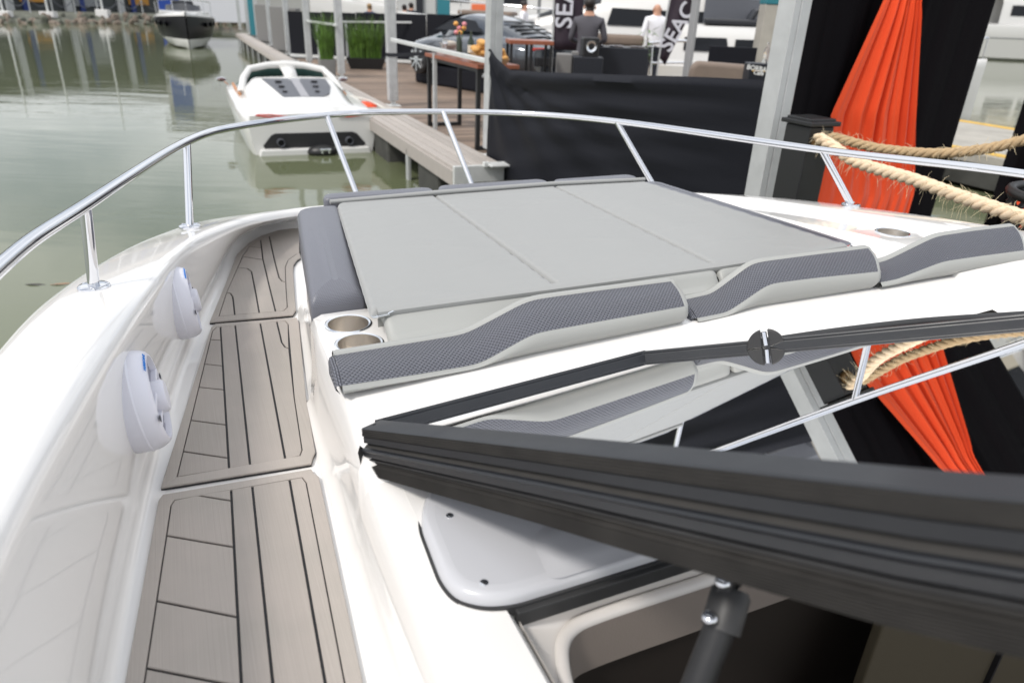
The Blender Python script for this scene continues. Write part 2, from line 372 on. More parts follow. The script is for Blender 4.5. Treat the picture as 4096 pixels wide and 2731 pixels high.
# dash shelf under the windscreen to starboard of the cockpit edge
mb = MB()
ledge = [(.318, .99), (.318, .655), (1.95, .655), (1.95, .99)]
fr = fore[0][len(last)-1:]
sh = [[(u, v, z) for u in (.318, .6, 1.0, 1.5, 1.95)] for v, z in ((.66, 1.240), (.8, 1.243), (.97, 1.25), (1.0, 1.27), (1.03, 1.293))]
mb.loft(sh); mb.build('dash_shelf', DECKW, boat, smooth=50)
# aft cockpit side: inner face of the coaming and beige hatch liner
mb = MB(); mb.loft([[(.319, v, 1.2462) for v in (-1.5, 0, .655)], [(.326, v, 1.240) for v in (-1.5, 0, .655)], [(.332, v, 1.21) for v in (-1.5, 0, .65)]])
mb.build('coaming_inner_face', DECKW, boat, smooth=40)
# beige liner: ledge with rounded rim around the dark companionway
RIMP = [(.335, -1.2), (.340, .30), (.352, .48), (.367, .553), (.381, .594), (.396, .620), (.418, .636), (.449, .642), (.531, .643), (.684, .641), (1.3, .636), (1.95, .63)]
RIMN = [(1, 0), (1, 0), (.99, -.1), (.95, -.3), (.9, -.42), (.8, -.6), (.5, -.87), (.2, -.98), (0, -1), (0, -1), (0, -1), (0, -1)]
def rim(off, z): return [tuple(q) for q in cr([(x+n_[0]*off, y+n_[1]*off, z) for (x, y), n_ in zip(RIMP, RIMN)], 4)]
def outer(z, e=0.): return [tuple(q) for q in cr([(min(x, .3325+e+max(0, x-.42)), min(.6485, y+.012+.03*(k > 2)), z) for k, (x, y) in enumerate(RIMP)], 4)]
mb = MB(); mb.loft([outer(1.238), outer(1.222), rim(-.014, 1.197), rim(-.009, 1.2015), rim(-.003, 1.202), rim(.003, 1.199), rim(.006, 1.193), rim(.0065, 1.188)])
mb.build('hatch_liner', BEIGE, boat, smooth=60)
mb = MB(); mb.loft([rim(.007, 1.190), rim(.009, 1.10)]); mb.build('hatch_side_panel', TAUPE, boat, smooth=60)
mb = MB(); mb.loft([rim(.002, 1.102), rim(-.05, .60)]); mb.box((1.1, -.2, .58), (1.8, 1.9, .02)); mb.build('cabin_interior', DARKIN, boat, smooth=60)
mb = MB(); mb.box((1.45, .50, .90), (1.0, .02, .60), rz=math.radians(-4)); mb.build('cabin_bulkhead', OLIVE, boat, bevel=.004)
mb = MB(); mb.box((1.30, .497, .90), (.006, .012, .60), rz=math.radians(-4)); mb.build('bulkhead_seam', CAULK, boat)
# black rubber strip along the shelf's aft edge
mb = MB(); mb.box((1.02, .650, 1.238), (1.38, .012, .026)); mb.build('edge_rubber_strip', RUBBER, boat, bevel=.002)

# pale grey screwed cover on the shelf
cov = [(.345, .985), (.282, .915), (.258, .86), (.250, .735), (.258, .695), (.290, .668), (.330, .657), (1.2, .657), (1.2, .985)]
def smooth_poly(p, n=5):
    out = []
    for i in range(len(p)):
        a, b, c = Vector(p[i-1]), Vector(p[i]), Vector(p[(i+1) % len(p)])
        r = min(.025, (a-b).length*.45, (c-b).length*.45); s_, e_ = b+(a-b).normalized()*r, b+(c-b).normalized()*r
        out += [tuple(((1-t)**2)*s_ + 2*t*(1-t)*b + t*t*e_) for t in [k/n for k in range(n+1)]]
    return out
cp = smooth_poly(cov); cen = Vector((.6, .82))
def ins(poly, d): 
    out = []; n = len(poly)
    for i in range(n):
        a, b, c = Vector(poly[i-1][:2]), Vector(poly[i][:2]), Vector(poly[(i+1) % n][:2])
        e1, e2 = (b-a), (c-b)
        if e1.length < 1e-6: e1 = e2
        if e2.length < 1e-6: e2 = e1
        n1, n2 = Vector((-e1.y, e1.x)).normalized(), Vector((-e2.y, e2.x)).normalized(); m_ = n1+n2
        if m_.length < 1e-6: m_ = n1
        m_.normalize(); k = m_.dot(n1); k = max(k, .35)
        out.append(tuple(b + m_*(d/k)))
    return out
def area(p): return sum(p[i-1][0]*p[i][1]-p[i][0]*p[i-1][1] for i in range(len(p)))/2
def ccw(p): return list(p) if area(p) > 0 else list(p)[::-1]
cp = ccw(cp)
mb = MB(); g = ins(cp, -.0045); mb.prism(g, 1.24, 1.2555); mb.build('cover_gasket', RUBBER, boat)
cv0 = ccw(cov)
rows_ = [[(x, y, z) for x, y in smooth_poly(ins(cv0, d))] for d, z in ((0, 1.250), (.001, 1.264), (.005, 1.271), (.012, 1.2735), (.022, 1.2745))]
mb = MB(); mb.loft(rows_, True); mb.add(rows_[-1], [list(range(len(cp)))])
# raised step in the cover
st = [(.40, .675), (.41, .745), (.44, .762), (1.19, .775), (1.19, .675)]; st = ccw(st)
r2 = [[(x, y, z) for x, y in smooth_poly(ins(st, d))] for d, z in ((-.014, 1.2742), (-.004, 1.2755), (.004, 1.2785), (.012, 1.2805), (.022, 1.281))]
mb.loft(r2, True); mb.add(r2[-1], [list(range(len(r2[-1])))])
cover = mb.build('screwed_cover', COVERG, boat, smooth=70)
for q in ((1033, 1183), (1112, 1337)):
    p = bd(*q, 1.275); mb = MB()
    mb.lathe([(.0001, .0012), (.0045, .0012), (.0062, .0004), (.0066, -.002)], 18, Matrix.Translation(p)); mb.box(p+Vector((0, 0, .0013)), (.007, .0014, .0006), 1, rz=.5); mb.box(p+Vector((0, 0, .0013)), (.0014, .007, .0006), 1, rz=.5)
    mb.build('screw', [ALU, CAULK], cover, smooth=40)

# ---------------------------------------------------------------- teak-look panels: planks over a black caulk base
def nzp(lst, ox=0, oy=0, k=1.): return [tuple(bz(ox+x*k, oy+y*k, ZF)[:2]) for x, y in lst]
TEAK = bpy.data.materials.new('teak_foam'); TEAK.use_nodes = True
def _tk():
    n = TEAK.node_tree; b = n.nodes['Principled BSDF']; l = n.links.new; b.inputs['Roughness'].default_value = .62; b.inputs['Specular IOR Level'].default_value = .35
    t = n.nodes.new('ShaderNodeTexCoord'); oi = n.nodes.new('ShaderNodeObjectInfo')
    mp1 = n.nodes.new('ShaderNodeMapping'); mp1.inputs['Scale'].default_value = (650, 3, 1); l(t.outputs['Object'], mp1.inputs[0])
    z1 = n.nodes.new('ShaderNodeTexNoise'); z1.inputs['Scale'].default_value = 1; z1.inputs['Detail'].default_value = 3; l(mp1.outputs[0], z1.inputs[0])
    z2 = n.nodes.new('ShaderNodeTexNoise'); z2.inputs['Scale'].default_value = 7; z2.inputs['Detail'].default_value = 3; l(t.outputs['Object'], z2.inputs[0])
    r = n.nodes.new('ShaderNodeMapRange'); r.inputs[1].default_value = .3; r.inputs[2].default_value = .7; r.inputs[3].default_value = .95; r.inputs[4].default_value = 1.05; l(z1.outputs[0], r.inputs[0])
    r2 = n.nodes.new('ShaderNodeMapRange'); r2.inputs[1].default_value = .3; r2.inputs[2].default_value = .7; r2.inputs[3].default_value = 0; r2.inputs[4].default_value = 1; l(z2.outputs[0], r2.inputs[0])
    c = n.nodes.new('ShaderNodeMixRGB'); c.inputs[1].default_value = (.345, .318, .288, 1); c.inputs[2].default_value = (.385, .345, .315, 1); l(r2.outputs[0], c.inputs[0])
    x = n.nodes.new('ShaderNodeMixRGB'); x.blend_type = 'MULTIPLY'; x.inputs[0].default_value = 1; l(c.outputs[0], x.inputs[1]); l(r.outputs[0], x.inputs[2])
    o2 = n.nodes.new('ShaderNodeMapRange'); o2.inputs[3].default_value = .93; o2.inputs[4].default_value = 1.06; l(oi.outputs['Random'], o2.inputs[0])
    y = n.nodes.new('ShaderNodeMixRGB'); y.blend_type = 'MULTIPLY'; y.inputs[0].default_value = 1; l(x.outputs[0], y.inputs[1]); l(o2.outputs[0], y.inputs[2]); l(y.outputs[0], b.inputs['Base Color'])
    bp = n.nodes.new('ShaderNodeBump'); bp.inputs['Strength'].default_value = .25; bp.inputs['Distance'].default_value = .002; l(z1.outputs[0], bp.inputs['Height']); l(bp.outputs[0], b.inputs['Normal'])
_tk()
def teak_panel(outl, planks, borders, label):
    o = ccw(outl); mb = MB(); mb.prism(o, ZF+.0005, ZF+.0055); pan = mb.build('teak_panel', CAULK, boat); pan['label'] = label
    for nm, P, g in [('plank', p, .0023) for p in planks] + [('border_strip', p, .0) for p in borders]:
        q = ccw(P); q = ins(q, g)
        lo, mid, hi = [(x, y, ZF+.004) for x, y in q], [(x, y, ZF+.0086) for x, y in q], [(x, y, ZF+.0095) for x, y in ins(q, .0012)]
        mb = MB(); mb.loft([lo, mid, hi], True); mb.add(hi, [list(range(len(hi)))]); mb.build(nm, TEAK, pan, smooth=30)
k5 = .5952
def lp(a, b, t): return (a[0]+(b[0]-a[0])*t, a[1]+(b[1]-a[1])*t)
def lin(a, b, y): return (a[0]+(b[0]-a[0])*(y-a[1])/(b[1]-a[1]), y)
# near panel (pixels of a zoom: origin (0,1800), scale k5)
YB = 1950
oTL, oTL2, oTR, oTR2, oTR3 = (1072, 360), (1100, 322), (2092, 150), (2118, 182), (2146, 205)
oBR, oBL = lin((2146, 205), (2352, 1170), YB), lin((1085, 330), (855, 1564), YB)
iTL0, iTL, iTLm, iTR, iTR2 = (1150, 395), (1175, 358), (1330, 326), (2035, 203), (2064, 240)
iBR, iBL = lin((2064, 240), (2320, 1564), YB), lin((1155, 370), (975, 1564), YB)
L1 = lambda y: lin((1556, 286), (1625, 1564), y); L2 = lambda y: lin((1698, 262), (1835, 1564), y); L3 = lambda y: lin((1948, 218), (2185, 1564), y); LL = lambda y: lin((1155, 370), (975, 1564), y); LR = lambda y: lin((2064, 240), (2320, 1564), y)
N = lambda l_: nzp(l_, 0, 1800, k5)
pl = [[iTLm, L1(286), L1(364)], [iTL0, iTL, iTLm, L1(364), L1(676), LL(598)], [LL(598), L1(676), L1(1148), LL(1037)], [LL(1037), L1(1148), L1(1618), LL(1490)], [LL(1490), L1(1618), L1(YB), LL(YB)],
      [L1(286), L2(262), L2(YB), L1(YB)], [L2(262), L3(218), L3(YB), L2(YB)], [L3(218), iTR, iTR2, LR(YB), L3(YB)]]
bo = [[oTL, oTL2, oTR, oTR2, oTR3, oBR, iBR, iTR2, iTR, iTL, iTL0, iBL, oBL]]
teak_panel(N([oTL, oTL2, oTR, oTR2, oTR3, oBR, oBL]), [N(p) for p in pl], [N(p) for p in bo], 'nearest teak-look panel of the side deck')
# middle panel (native pixels)
o_ = [(846, 1322), (862, 1306), (1188, 1281), (1196, 1300), (1225, 1600), (1262, 1820), (1252, 1842), (1246, 1866), (1150, 1882), (646, 1963)]
i_ = [(850, 1335), (866, 1319), (1142, 1293), (1155, 1306), (1180, 1600), (1203, 1753), (1212, 1812), (1203, 1836), (1150, 1845), (708, 1922)]
M1 = lambda y: lin((883, 1316), (918, 1883), y); M2 = lambda y: lin((942, 1310), (1002, 1872), y); M3 = lambda y: lin((1042, 1302), (1143, 1850), y); ML = lambda y: lin((850, 1335), (708, 1922), y)
J_ = [(1108, 1296), (1120, 1345), (1128, 1380), (1142, 1399), (1158, 1405)]
pl = [[(850, 1335), (866, 1319), M1(1317), M1(1372), ML(1369)], [ML(1369), M1(1372), M1(1475), ML(1467)], [ML(1467), M1(1475), M1(1571), ML(1560)], [ML(1560), M1(1571), M1(1712), ML(1693)], [ML(1693), M1(1712), M1(1845), ML(1818)], [ML(1818), M1(1845), M1(1888), (708, 1922)],
      [M1(1317), M2(1311), M2(1873), M1(1888)], [M2(1311), M3(1302), M3(1851), M2(1873)], [M3(1302), J_[0], J_[1], J_[2], J_[3], J_[4], (1180, 1600), (1203, 1753), (1212, 1812), (1203, 1836), M3(1851)], [J_[0], (1142, 1293), (1155, 1306), J_[4], J_[3], J_[2], J_[1]]]
bo = [[o_[0], o_[1], o_[2], o_[3], o_[4], o_[5], o_[6], o_[7], o_[8], o_[9], i_[9], i_[8], i_[7], i_[6], i_[5], i_[4], i_[3], i_[2], i_[1], i_[0]], [o_[9], i_[9], i_[0], o_[0]]]
teak_panel(nzp(o_), [nzp(p) for p in pl], [nzp(p) for p in bo], 'middle teak-look panel of the side deck')
# forward panel (zoom origin (800,850) scale .3507)
kf = .3507; N = lambda l_: nzp(l_, 800, 850, kf)
ol = [(115, 1280), (300, 830), (430, 500), (560, 370), (700, 290), (900, 225), (1065, 205), (1150, 205), (1150, 540), (1110, 565), (1070, 620), (1065, 700), (1085, 1000), (1095, 1140), (1060, 1195)]
il = [(215, 1215), (300, 950), (430, 655), (480, 530), (560, 412), (690, 332), (790, 290), (900, 252), (1140, 225), (1140, 490), (1105, 500), (1010, 570), (980, 650), (985, 830), (1003, 1110), (960, 1150)]
La = [(303, 940), (350, 950), (375, 985), (385, 1050), (400, 1198)]; Lb = [(430, 655), (545, 665), (590, 700), (640, 950), (680, 1174)]
Lc = [(690, 332), (705, 432), (720, 562), (790, 850), (865, 1158)]; Ld = [(790, 290), (850, 560), (905, 770), (940, 810), (985, 826)]
pl = [[(215, 1215), (303, 940)] + La[1:], La[::-1] + [(340, 855), (430, 655)] + Lb[1:], Lb[::-1][:-1] + [(430, 655), (484, 528), (722, 565)] + [(790, 850), (865, 1158)],
      [(484, 528), (560, 412), (705, 432), (720, 562)], [(560, 412), (690, 332), (705, 432)], Lc[::-1] + [(690, 332)][:0] + Ld + [(985, 830), (1003, 1110), (960, 1150)], Ld[::-1] + [(900, 252), (1140, 225), (1140, 490), (1105, 500), (1010, 570), (980, 650)]]
bo = [ol[:8] + [(1150, 215), (1140, 225)] + il[:8][::-1] + [il[0], il[15], il[14], il[13], il[12], il[11], il[10], il[9]] + [(1150, 540)] + ol[9:]]
bo = [[ol[0], ol[1], ol[2], ol[3], ol[4], ol[5], ol[6], ol[7], il[8], il[7], il[6], il[5], il[4], il[3], il[2], il[1], il[0]], [ol[0], il[0], il[15], il[14], il[13], il[12], il[11], il[10], il[9], (1150, 540), ol[9], ol[10], ol[11], ol[12], ol[13], ol[14]]]
teak_panel(N(ol), [N(p) for p in pl], [N(p) for p in bo], 'forward teak-look panel of the side deck beside the sun pad')

# ---------------------------------------------------------------- bow rail
RPp = [(-.40, -.6, 1.64), (-.35, .5, 1.625), (-.289, 1.294, 1.60), (-.208, 1.722, 1.585), (.020, 2.64, 1.56), (.218, 3.044, 1.545), (.622, 3.404, 1.53), (.951, 3.494, 1.528), (1.513, 3.362, 1.53), (1.866, 2.909, 1.545), (2.17, 1.975, 1.57), (2.358, 1.356, 1.60), (2.43, .6, 1.62), (2.45, -.6, 1.64)]
mb = MB(); mb.tube(cr(RPp, 10), .0135, 16); rail = mb.build('bow_rail', CHROME, boat, smooth=60)
def stanchion(top, base, nrm=(0, 0, 1), flange=True):
    mb = MB(); mb.tube([top, base], .0125, 16); st_ = mb.build('stanchion', CHROME, rail, smooth=60)
    if flange:
        mb = MB(); X = basis(base, (1, 0, 0), Vector(nrm).cross(Vector((1, 0, 0)))); 
        mb.lathe([(.0001, .006), (.020, .006), (.030, .0045), (.0335, .002), (.034, -.004)], 24, X)
        for k in range(3):
            a = k*2.094+.4; mb.lathe([(.0001, .0075), (.003, .0065), (.0035, .004)], 8, X @ Matrix.Translation((.026*math.cos(a), .026*math.sin(a), 0)))
        mb.build('base_flange', CHROME, rail, smooth=40)
stanchion((-.206, 1.735, 1.583), (-.224, 1.745, 1.398)); stanchion((.018, 2.63, 1.558), (-.012, 2.54, 1.302))
stanchion((.622, 3.402, 1.528), (.70, 3.16, 1.178)); stanchion((1.20, 3.46, 1.527), (1.27, 3.18, 1.175)); stanchion((1.862, 2.915, 1.543), (1.965, 2.72, 1.292)); stanchion((2.17, 1.975, 1.568), (2.255, 1.865, 1.386))

# ---------------------------------------------------------------- speakers on the port inner wall
def speaker(cen, nrm, R, label):
    n = Vector(nrm).normalized(); X = basis(cen, (0, 1, 0), n.cross(Vector((0, 1, 0))))
    # local z is the outward normal; local x runs forward, local y is up on the wall
    mb = MB(); mb.lathe([(R*.97, -.035), (R*1.0, -.008), (R*1.02, -.002), (R*.98, .004)], 48, X); sp_ = mb.build('wall_speaker', SPKW, boat, smooth=50); sp_['label'] = label
    mb = MB(); mb.lathe([(R*1.0, .000), (R*.997, .008), (R*.975, .018), (R*.93, .027), (R*.87, .032), (R*.84, .032), (R*.825, .028), (R*.80, .010), (R*.5, .004), (.001, .002)], 48, X); mb.build('bezel', SPKW, sp_, smooth=40)
    for k in range(-9, 10):
        y = k*R*.085; h = math.sqrt(max(0, (R*.81)**2-y*y))
        if h > .012 and abs(y) > R*.22:
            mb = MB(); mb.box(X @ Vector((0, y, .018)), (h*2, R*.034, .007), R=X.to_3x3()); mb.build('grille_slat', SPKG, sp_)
    for y in (-.19, .19):
        mb = MB(); mb.box(X @ Vector((0, y*R, .026)), (R*1.70, R*.075, .013), R=X.to_3x3()); mb.build('cross_bar', SPKW, sp_, bevel=.002)
    mb = MB(); mb.lathe([(R*.33, .008), (R*.33, .040), (R*.29, .046), (.001, .048)], 28, X); mb.build('centre_boss', SPKW, sp_, smooth=40)
    for sg in (-1, 1):
        mb = MB(); mb.lathe([(.0001, .001), (R*.05, .001), (R*.075, .003)], 12, X @ Matrix.Translation((sg*R*.90, 0, .031))); mb.build('screw_hole', GREYP, sp_)
    lettering('HURRICANE', R*.088, BLUE, sp_, X @ Matrix.Rotation(math.radians(14), 4, 'Z') @ Matrix.Translation((0, R*.915, .0300)) @ Matrix.Rotation(math.radians(-26), 4, 'X'), 'logo_lettering', .0006)
speaker((-.142, 1.405, 1.270), (1, -.46, .12), .101, 'near white speaker on the inner gunwale wall')
speaker((-.060, 1.985, 1.245), (1, -.46, .10), .098, 'far white speaker on the inner gunwale wall')

# ---------------------------------------------------------------- cup holders
def cup(cen, label=None):
    X = Matrix.Translation(cen); R = .0455
    mb = MB(); mb.lathe([(R+.0075, -.003), (R+.0075, .0015), (R+.004, .0035), (R, .002), (R, -.002)], 40, X); c = mb.build('cup_holder', ALU, boat, smooth=50)
    mb = MB(); mb.lathe([(R, .001), (R-.001, -.055), (R-.004, -.062), (.001, -.063)], 40, X); mb.build('cup_wall', BRUSH, c, smooth=50)
    # a dark ring keeps the deck from showing inside the cup
    return c
def punch(obj, cen, R, seg=40):
    bm = bmesh.new(); bm.from_mesh(obj.data); c = Vector(cen)
    kill = []
    for f in bm.faces:
        if abs(f.calc_center_median().z-c.z) > .06 or f.normal.z < .5: continue
        xs = [v.co.x for v in f.verts]; ys = [v.co.y for v in f.verts]
        if min(xs)-R < c.x < max(xs)+R and min(ys)-R < c.y < max(ys)+R: kill.append(f)
    edges = {}
    for f in kill:
        for e in f.edges: edges[e] = edges.get(e, 0)+1
    bnd = [e for e, k in edges.items() if k == 1]
    bmesh.ops.delete(bm, geom=kill, context='FACES_ONLY'); 
    inner = [e for e, k in edges.items() if k > 1 and e.is_valid]
    bmesh.ops.delete(bm, geom=inner, context='EDGES')
    bnd = [e for e in bnd if e.is_valid]
    vs_ = [bm.verts.new((c.x+R*math.cos(2*math.pi*k/seg), c.y+R*math.sin(2*math.pi*k/seg), c.z)) for k in range(seg)]
    ce = [bm.edges.new((vs_[k], vs_[(k+1) % seg])) for k in range(seg)]
    r = bmesh.ops.triangle_fill(bm, use_beauty=True, edges=bnd+ce)
    for g_ in r['geom']:
        if isinstance(g_, bmesh.types.BMFace):
            g_.smooth = True
            if g_.normal.z < 0: g_.normal_flip()
    bm.to_mesh(obj.data); bm.free()
c1, c2 = bd(800, 742, 1.3425), bd(826, 788, 1.3425)
c2.y = c1.y-.109
mid = (c1+c2)/2
# both port cups sit in one patch: punch the union by hand
def punch2(obj, cens, R, seg=40):
    bm = bmesh.new(); bm.from_mesh(obj.data); kill = set()
    for c in cens:
        for f in bm.faces:
            if abs(f.calc_center_median().z-c.z) > .06 or f.normal.z < .5: continue
            xs = [v.co.x for v in f.verts]; ys = [v.co.y for v in f.verts]
            if min(xs)-R < c.x < max(xs)+R and min(ys)-R < c.y < max(ys)+R: kill.add(f)
    edges = {}
    for f in kill:
        for e in f.edges: edges[e] = edges.get(e, 0)+1
    bnd = [e for e, k in edges.items() if k == 1]; inner = [e for e, k in edges.items() if k > 1]
    bmesh.ops.delete(bm, geom=list(kill), context='FACES_ONLY'); bmesh.ops.delete(bm, geom=[e for e in inner if e.is_valid], context='EDGES')
    bnd = [e for e in bnd if e.is_valid]; ce = []
    for c in cens:
        vs_ = [bm.verts.new((c.x+R*math.cos(2*math.pi*k/seg), c.y+R*math.sin(2*math.pi*k/seg), c.z)) for k in range(seg)]
        ce += [bm.edges.new((vs_[k], vs_[(k+1) % seg])) for k in range(seg)]
    r = bmesh.ops.triangle_fill(bm, use_beauty=True, edges=bnd+ce)
    for g_ in r['geom']:
        if isinstance(g_, bmesh.types.BMFace):
            g_.smooth = True
            if g_.normal.z < 0: g_.normal_flip()
    bm.to_mesh(obj.data); bm.free()
def surf_z(obj, x, y):
    hit, loc, nn, _ = obj.ray_cast(Vector((x, y, 3)), Vector((0, 0, -1))); return loc.z if hit else 1.34
bpy.context.view_layer.update()
zc = surf_z(cons, mid.x, mid.y)
c1.z = c2.z = zc+.0008
punch2(cons, [c1, c2], .047); cup(c1); cup(c2)
c3 = bd(2045, 556, 1.375); c3.z = surf_z(hull, c3.x, c3.y)+.001; punch2(hull, [c3], .047); cup(c3)

# ================================================================ SUN PAD
pad = thing('sun_pad', 'light grey sun pad with slate woven borders on the bow of the white motorboat', 'sun pad', (0, 0, 0), PHI)
def rnd(p, r, n=6):
    out = []
    for i in range(len(p)):
        a, b, c = Vector(p[i-1]), Vector(p[i]), Vector(p[(i+1) % len(p)]); rr = r[i] if isinstance(r, (list, tuple)) else r
        rr = min(rr, (a-b).length*.48, (c-b).length*.48); s_, e_ = b+(a-b).normalized()*rr, b+(c-b).normalized()*rr
        out += [tuple(((1-t)**2)*s_ + 2*t*(1-t)*b + t*t*e_) for t in [k/n for k in range(n+1)]]
    return out
def pillow(name, poly, zt, zb, m_, parent, r=.025, puff=.004, rad=.01, nn=6):
    if area(poly) < 0:
        poly = list(poly)[::-1]; rad = list(rad)[::-1] if isinstance(rad, (list, tuple)) else rad
    rows_ = []
    for d, z in ((0.004, zb), (0, zb+.01), (0, zt-r), (r*.12, zt-r*.5), (r*.38, zt-r*.16), (r*.8, zt-.001), (r*1.6, zt+puff*.45), (r*2.6, zt+puff)):
        rows_.append([(x, y, z) for x, y in rnd(ins(poly, d), rad, nn)])
    mb = MB(); n = len(rows_[0]); mb.loft(rows_, True); mb.add(rows_[-1], [list(range(n))])
    mb.uv = [[(mb.v[k][0], mb.v[k][1]+mb.v[k][2]) for k in f] for f in mb.f]   # planar UVs in metres keep the weave even
    return mb.build(name, m_, parent, smooth=50)
ZP = 1.398
lft = lambda v: .2015 + (v-1.382)*.1094          # outer edge of the port border
lfi = lambda v: .311 + (v-1.405)*.128
rgi = lambda v: 1.765 - (v-1.47)*.125
rgo = lambda v: 1.822 - (v-1.47)*.112
pbd = pillow('port_border', [(lft(1.60), 1.602), (lfi(1.60)+.02, 1.602), (lfi(2.27)+.02, 2.325), (lft(2.25)+.01, 2.315)], ZP+.003, 1.27, SLATE, pad, .022, .000, rad=[.01, .01, .02, .11], nn=10)
for v_ in pbd.data.vertices:      # the aft end of the border dips towards the cup console
    if v_.co.y < 1.74 and v_.co.z > 1.30: v_.co.z -= .040*((1.74-v_.co.y)/.14)**1.6
pillow('starboard_border', [(rgi(1.44)-.02, 1.455), (rgo(1.44), 1.45), (rgo(2.33), 2.36), (rgi(2.33)-.02, 2.36)], ZP+.002, 1.29, SLATE, pad, .016, .000, rad=[.01, .05, .06, .01], nn=8)
def cushion(c00, c10, c11, c01, seed, rl=0.):
    """c00 aft-port, c10 aft-starboard, c11 fore-starboard, c01 fore-port; a puffed grid with creases towards the seams"""
    NU_, NV_ = 72, 110; rg = random.Random(seed); P00, P10, P11, P01 = [Vector(c) for c in (c00, c10, c11, c01)]
    cre = [(rg.uniform(0, 1), rg.uniform(0, 1), rg.uniform(-.5, .5), rg.uniform(.05, .16), rg.uniform(-.0016, .0016)) for _ in range(26)]
    W0, L0 = (P10-P00).length, (P01-P00).length; rows_ = []
    def sm(x): x = max(0., min(1., x)); return x*x*(3-2*x)
    tv = [0, .002, .005, .01] + [.01+.98*k/(NV_-7) for k in range(1, NV_-7)] + [.99, .995, .998, 1]
    tu = [0, .004, .009, .018] + [.018+.964*k/(NU_-7) for k in range(1, NU_-7)] + [.982, .991, .996, 1]
    for t in tv:
        row = []
        for q in tu:
            lo, hi = P00.lerp(P01, t), P10.lerp(P11, t)
            if rl and t*L0 > L0-rl: lo = lo.lerp(hi, (rl-math.sqrt(max(0, rl*rl-(t*L0-L0+rl)**2)))/W0)
            p = lo.lerp(hi, q); eu = min(q, 1-q)*W0; ev = min(t, 1-t)*L0; e_ = min(eu, ev)
            z = ZP + .0035 - .010*(1-sm(e_/.007)) + .0045*sm(eu/.16)*sm(ev/.2)
            for cu, cv, an, ln, am in cre:
                dx, dy = (q-cu)*W0, (t-cv)*L0; a_, b_ = dx*math.cos(an)+dy*math.sin(an), -dx*math.sin(an)+dy*math.cos(an)
                z += am*math.exp(-(a_/ln)**2-(b_/.014)**2)
            # gathers pulling in from the two long seams
            z += .0011*math.sin(t*L0*95+seed*2+2.5*math.sin(t*7))*math.exp(-eu/.045)*sm(ev/.05)
            row.append((p.x, p.y, z))
        rows_.append(row)
    mb = MB(); mb.loft(rows_); mb.build('cushion', VINYL2, pad, smooth=80, flip=False)
cushion((lfi(1.395)+.008, 1.398, 0), (.7795, 1.402, 0), (.7795, 2.352, 0), (lfi(2.335)+.008, 2.338, 0), 1, .05)
cushion((.7835, 1.402, 0), (1.260, 1.412, 0), (1.2635, 2.374, 0), (.7835, 2.352, 0), 2)
cushion((1.2645, 1.412, 0), (rgi(1.44)+.008, 1.448, 0), (rgi(2.35)+.004, 2.356, 0), (1.2675, 2.374, 0), 3)
# forward bolsters beyond the cover's front hem
for u0, u1, vv in ((.40, .80, 2.375), (.812, 1.265, 2.395), (1.277, 1.66, 2.385)):
    pillow('front_bolster', [(u0, vv-.005), (u1, vv+.005), (u1-.01, vv+.075), (u0+.02, vv+.065)], ZP+.012, 1.30, SLATE, pad, .013, .003, rad=.03)
mb = MB(); mb.tube([(.42, 2.345, ZP+.004), (.79, 2.362, ZP+.008), (1.26, 2.384, ZP+.008), (1.67, 2.37, ZP+.006)], [.008, .009, .009, .008], 8); mb.build('front_hem', VINYL2, pad, smooth=60)
vr = lambda u: 1.305 + (u-.2)*.06 if u < 1.07 else 1.357
# rear strip of the pad below the cover's rear hem
for u0, u1 in ((.346, .786), (.794, 1.252), (1.260, 1.745)):
    mb = MB(); rows_ = []
    us = [u0, u0+.002, u0+.008, u0+.02] + [u0+.02+(u1-u0-.04)*k/6 for k in range(1, 6)] + [u1-.02, u1-.008, u1-.002, u1]
    for f_, z in ((0, 1.335), (.0, 1.348), (.06, 1.354), (.25, 1.357), (.5, 1.363), (.75, 1.376), (.95, 1.391), (1.15, 1.3925), (1.5, 1.390), (1.5, 1.33)):
        row = []
        for i, u in enumerate(us):
            v0 = vr(u); d_ = min(i, len(us)-1-i); dz = (.020, .008, .002, 0, 0)[min(d_, 4)]
            row.append((u, v0+(1.402+.05*max(0, u-1.27)*2-v0)*f_, z-dz+.004*math.sin(u*9+f_*5)*(1 if .2 < f_ < .9 else 0)+crown(u)*.3*(1-f_ if f_ < 1 else 0)))
        rows_.append(row)
    mb.loft(rows_); mb.build('rear_cushion', VINYL, pad, smooth=60)
mb = MB(); hp = [(.335, 1.397), (.55, 1.400), (.80, 1.402), (1.05, 1.407), (1.27, 1.411), (1.55, 1.428), (1.77, 1.447)]
mb.loft([[(u, v-.001, 1.384) for u, v in hp], [(u, v-.003, 1.387) for u, v in hp], [(u, v-.005, 1.391) for u, v in hp], [(u, v-.004, 1.399) for u, v in hp], [(u, v+.006, 1.4025) for u, v in hp], [(u, v+.022, 1.4028) for u, v in hp]]); mb.build('rear_hem', VINYL2, pad, smooth=60)
for q, rz in (((.345, 1.392, 1.392), .2), ((1.785, 1.452, 1.394), .5)):
    mb = MB(); mb.box(q, (.028, .010, .004), rz=rz); mb.box((q[0]-.018, q[1], q[2]-.001), (.014, .014, .003), rz=rz); mb.tube([(q[0]+.01, q[1]-.002, q[2]+.003), (q[0]+.022, q[1], q[2]+.006), (q[0]+.03, q[1]+.004, q[2]+.002)], .002, 6)
    mb.build('strap_buckle', ALU, pad, bevel=.001)

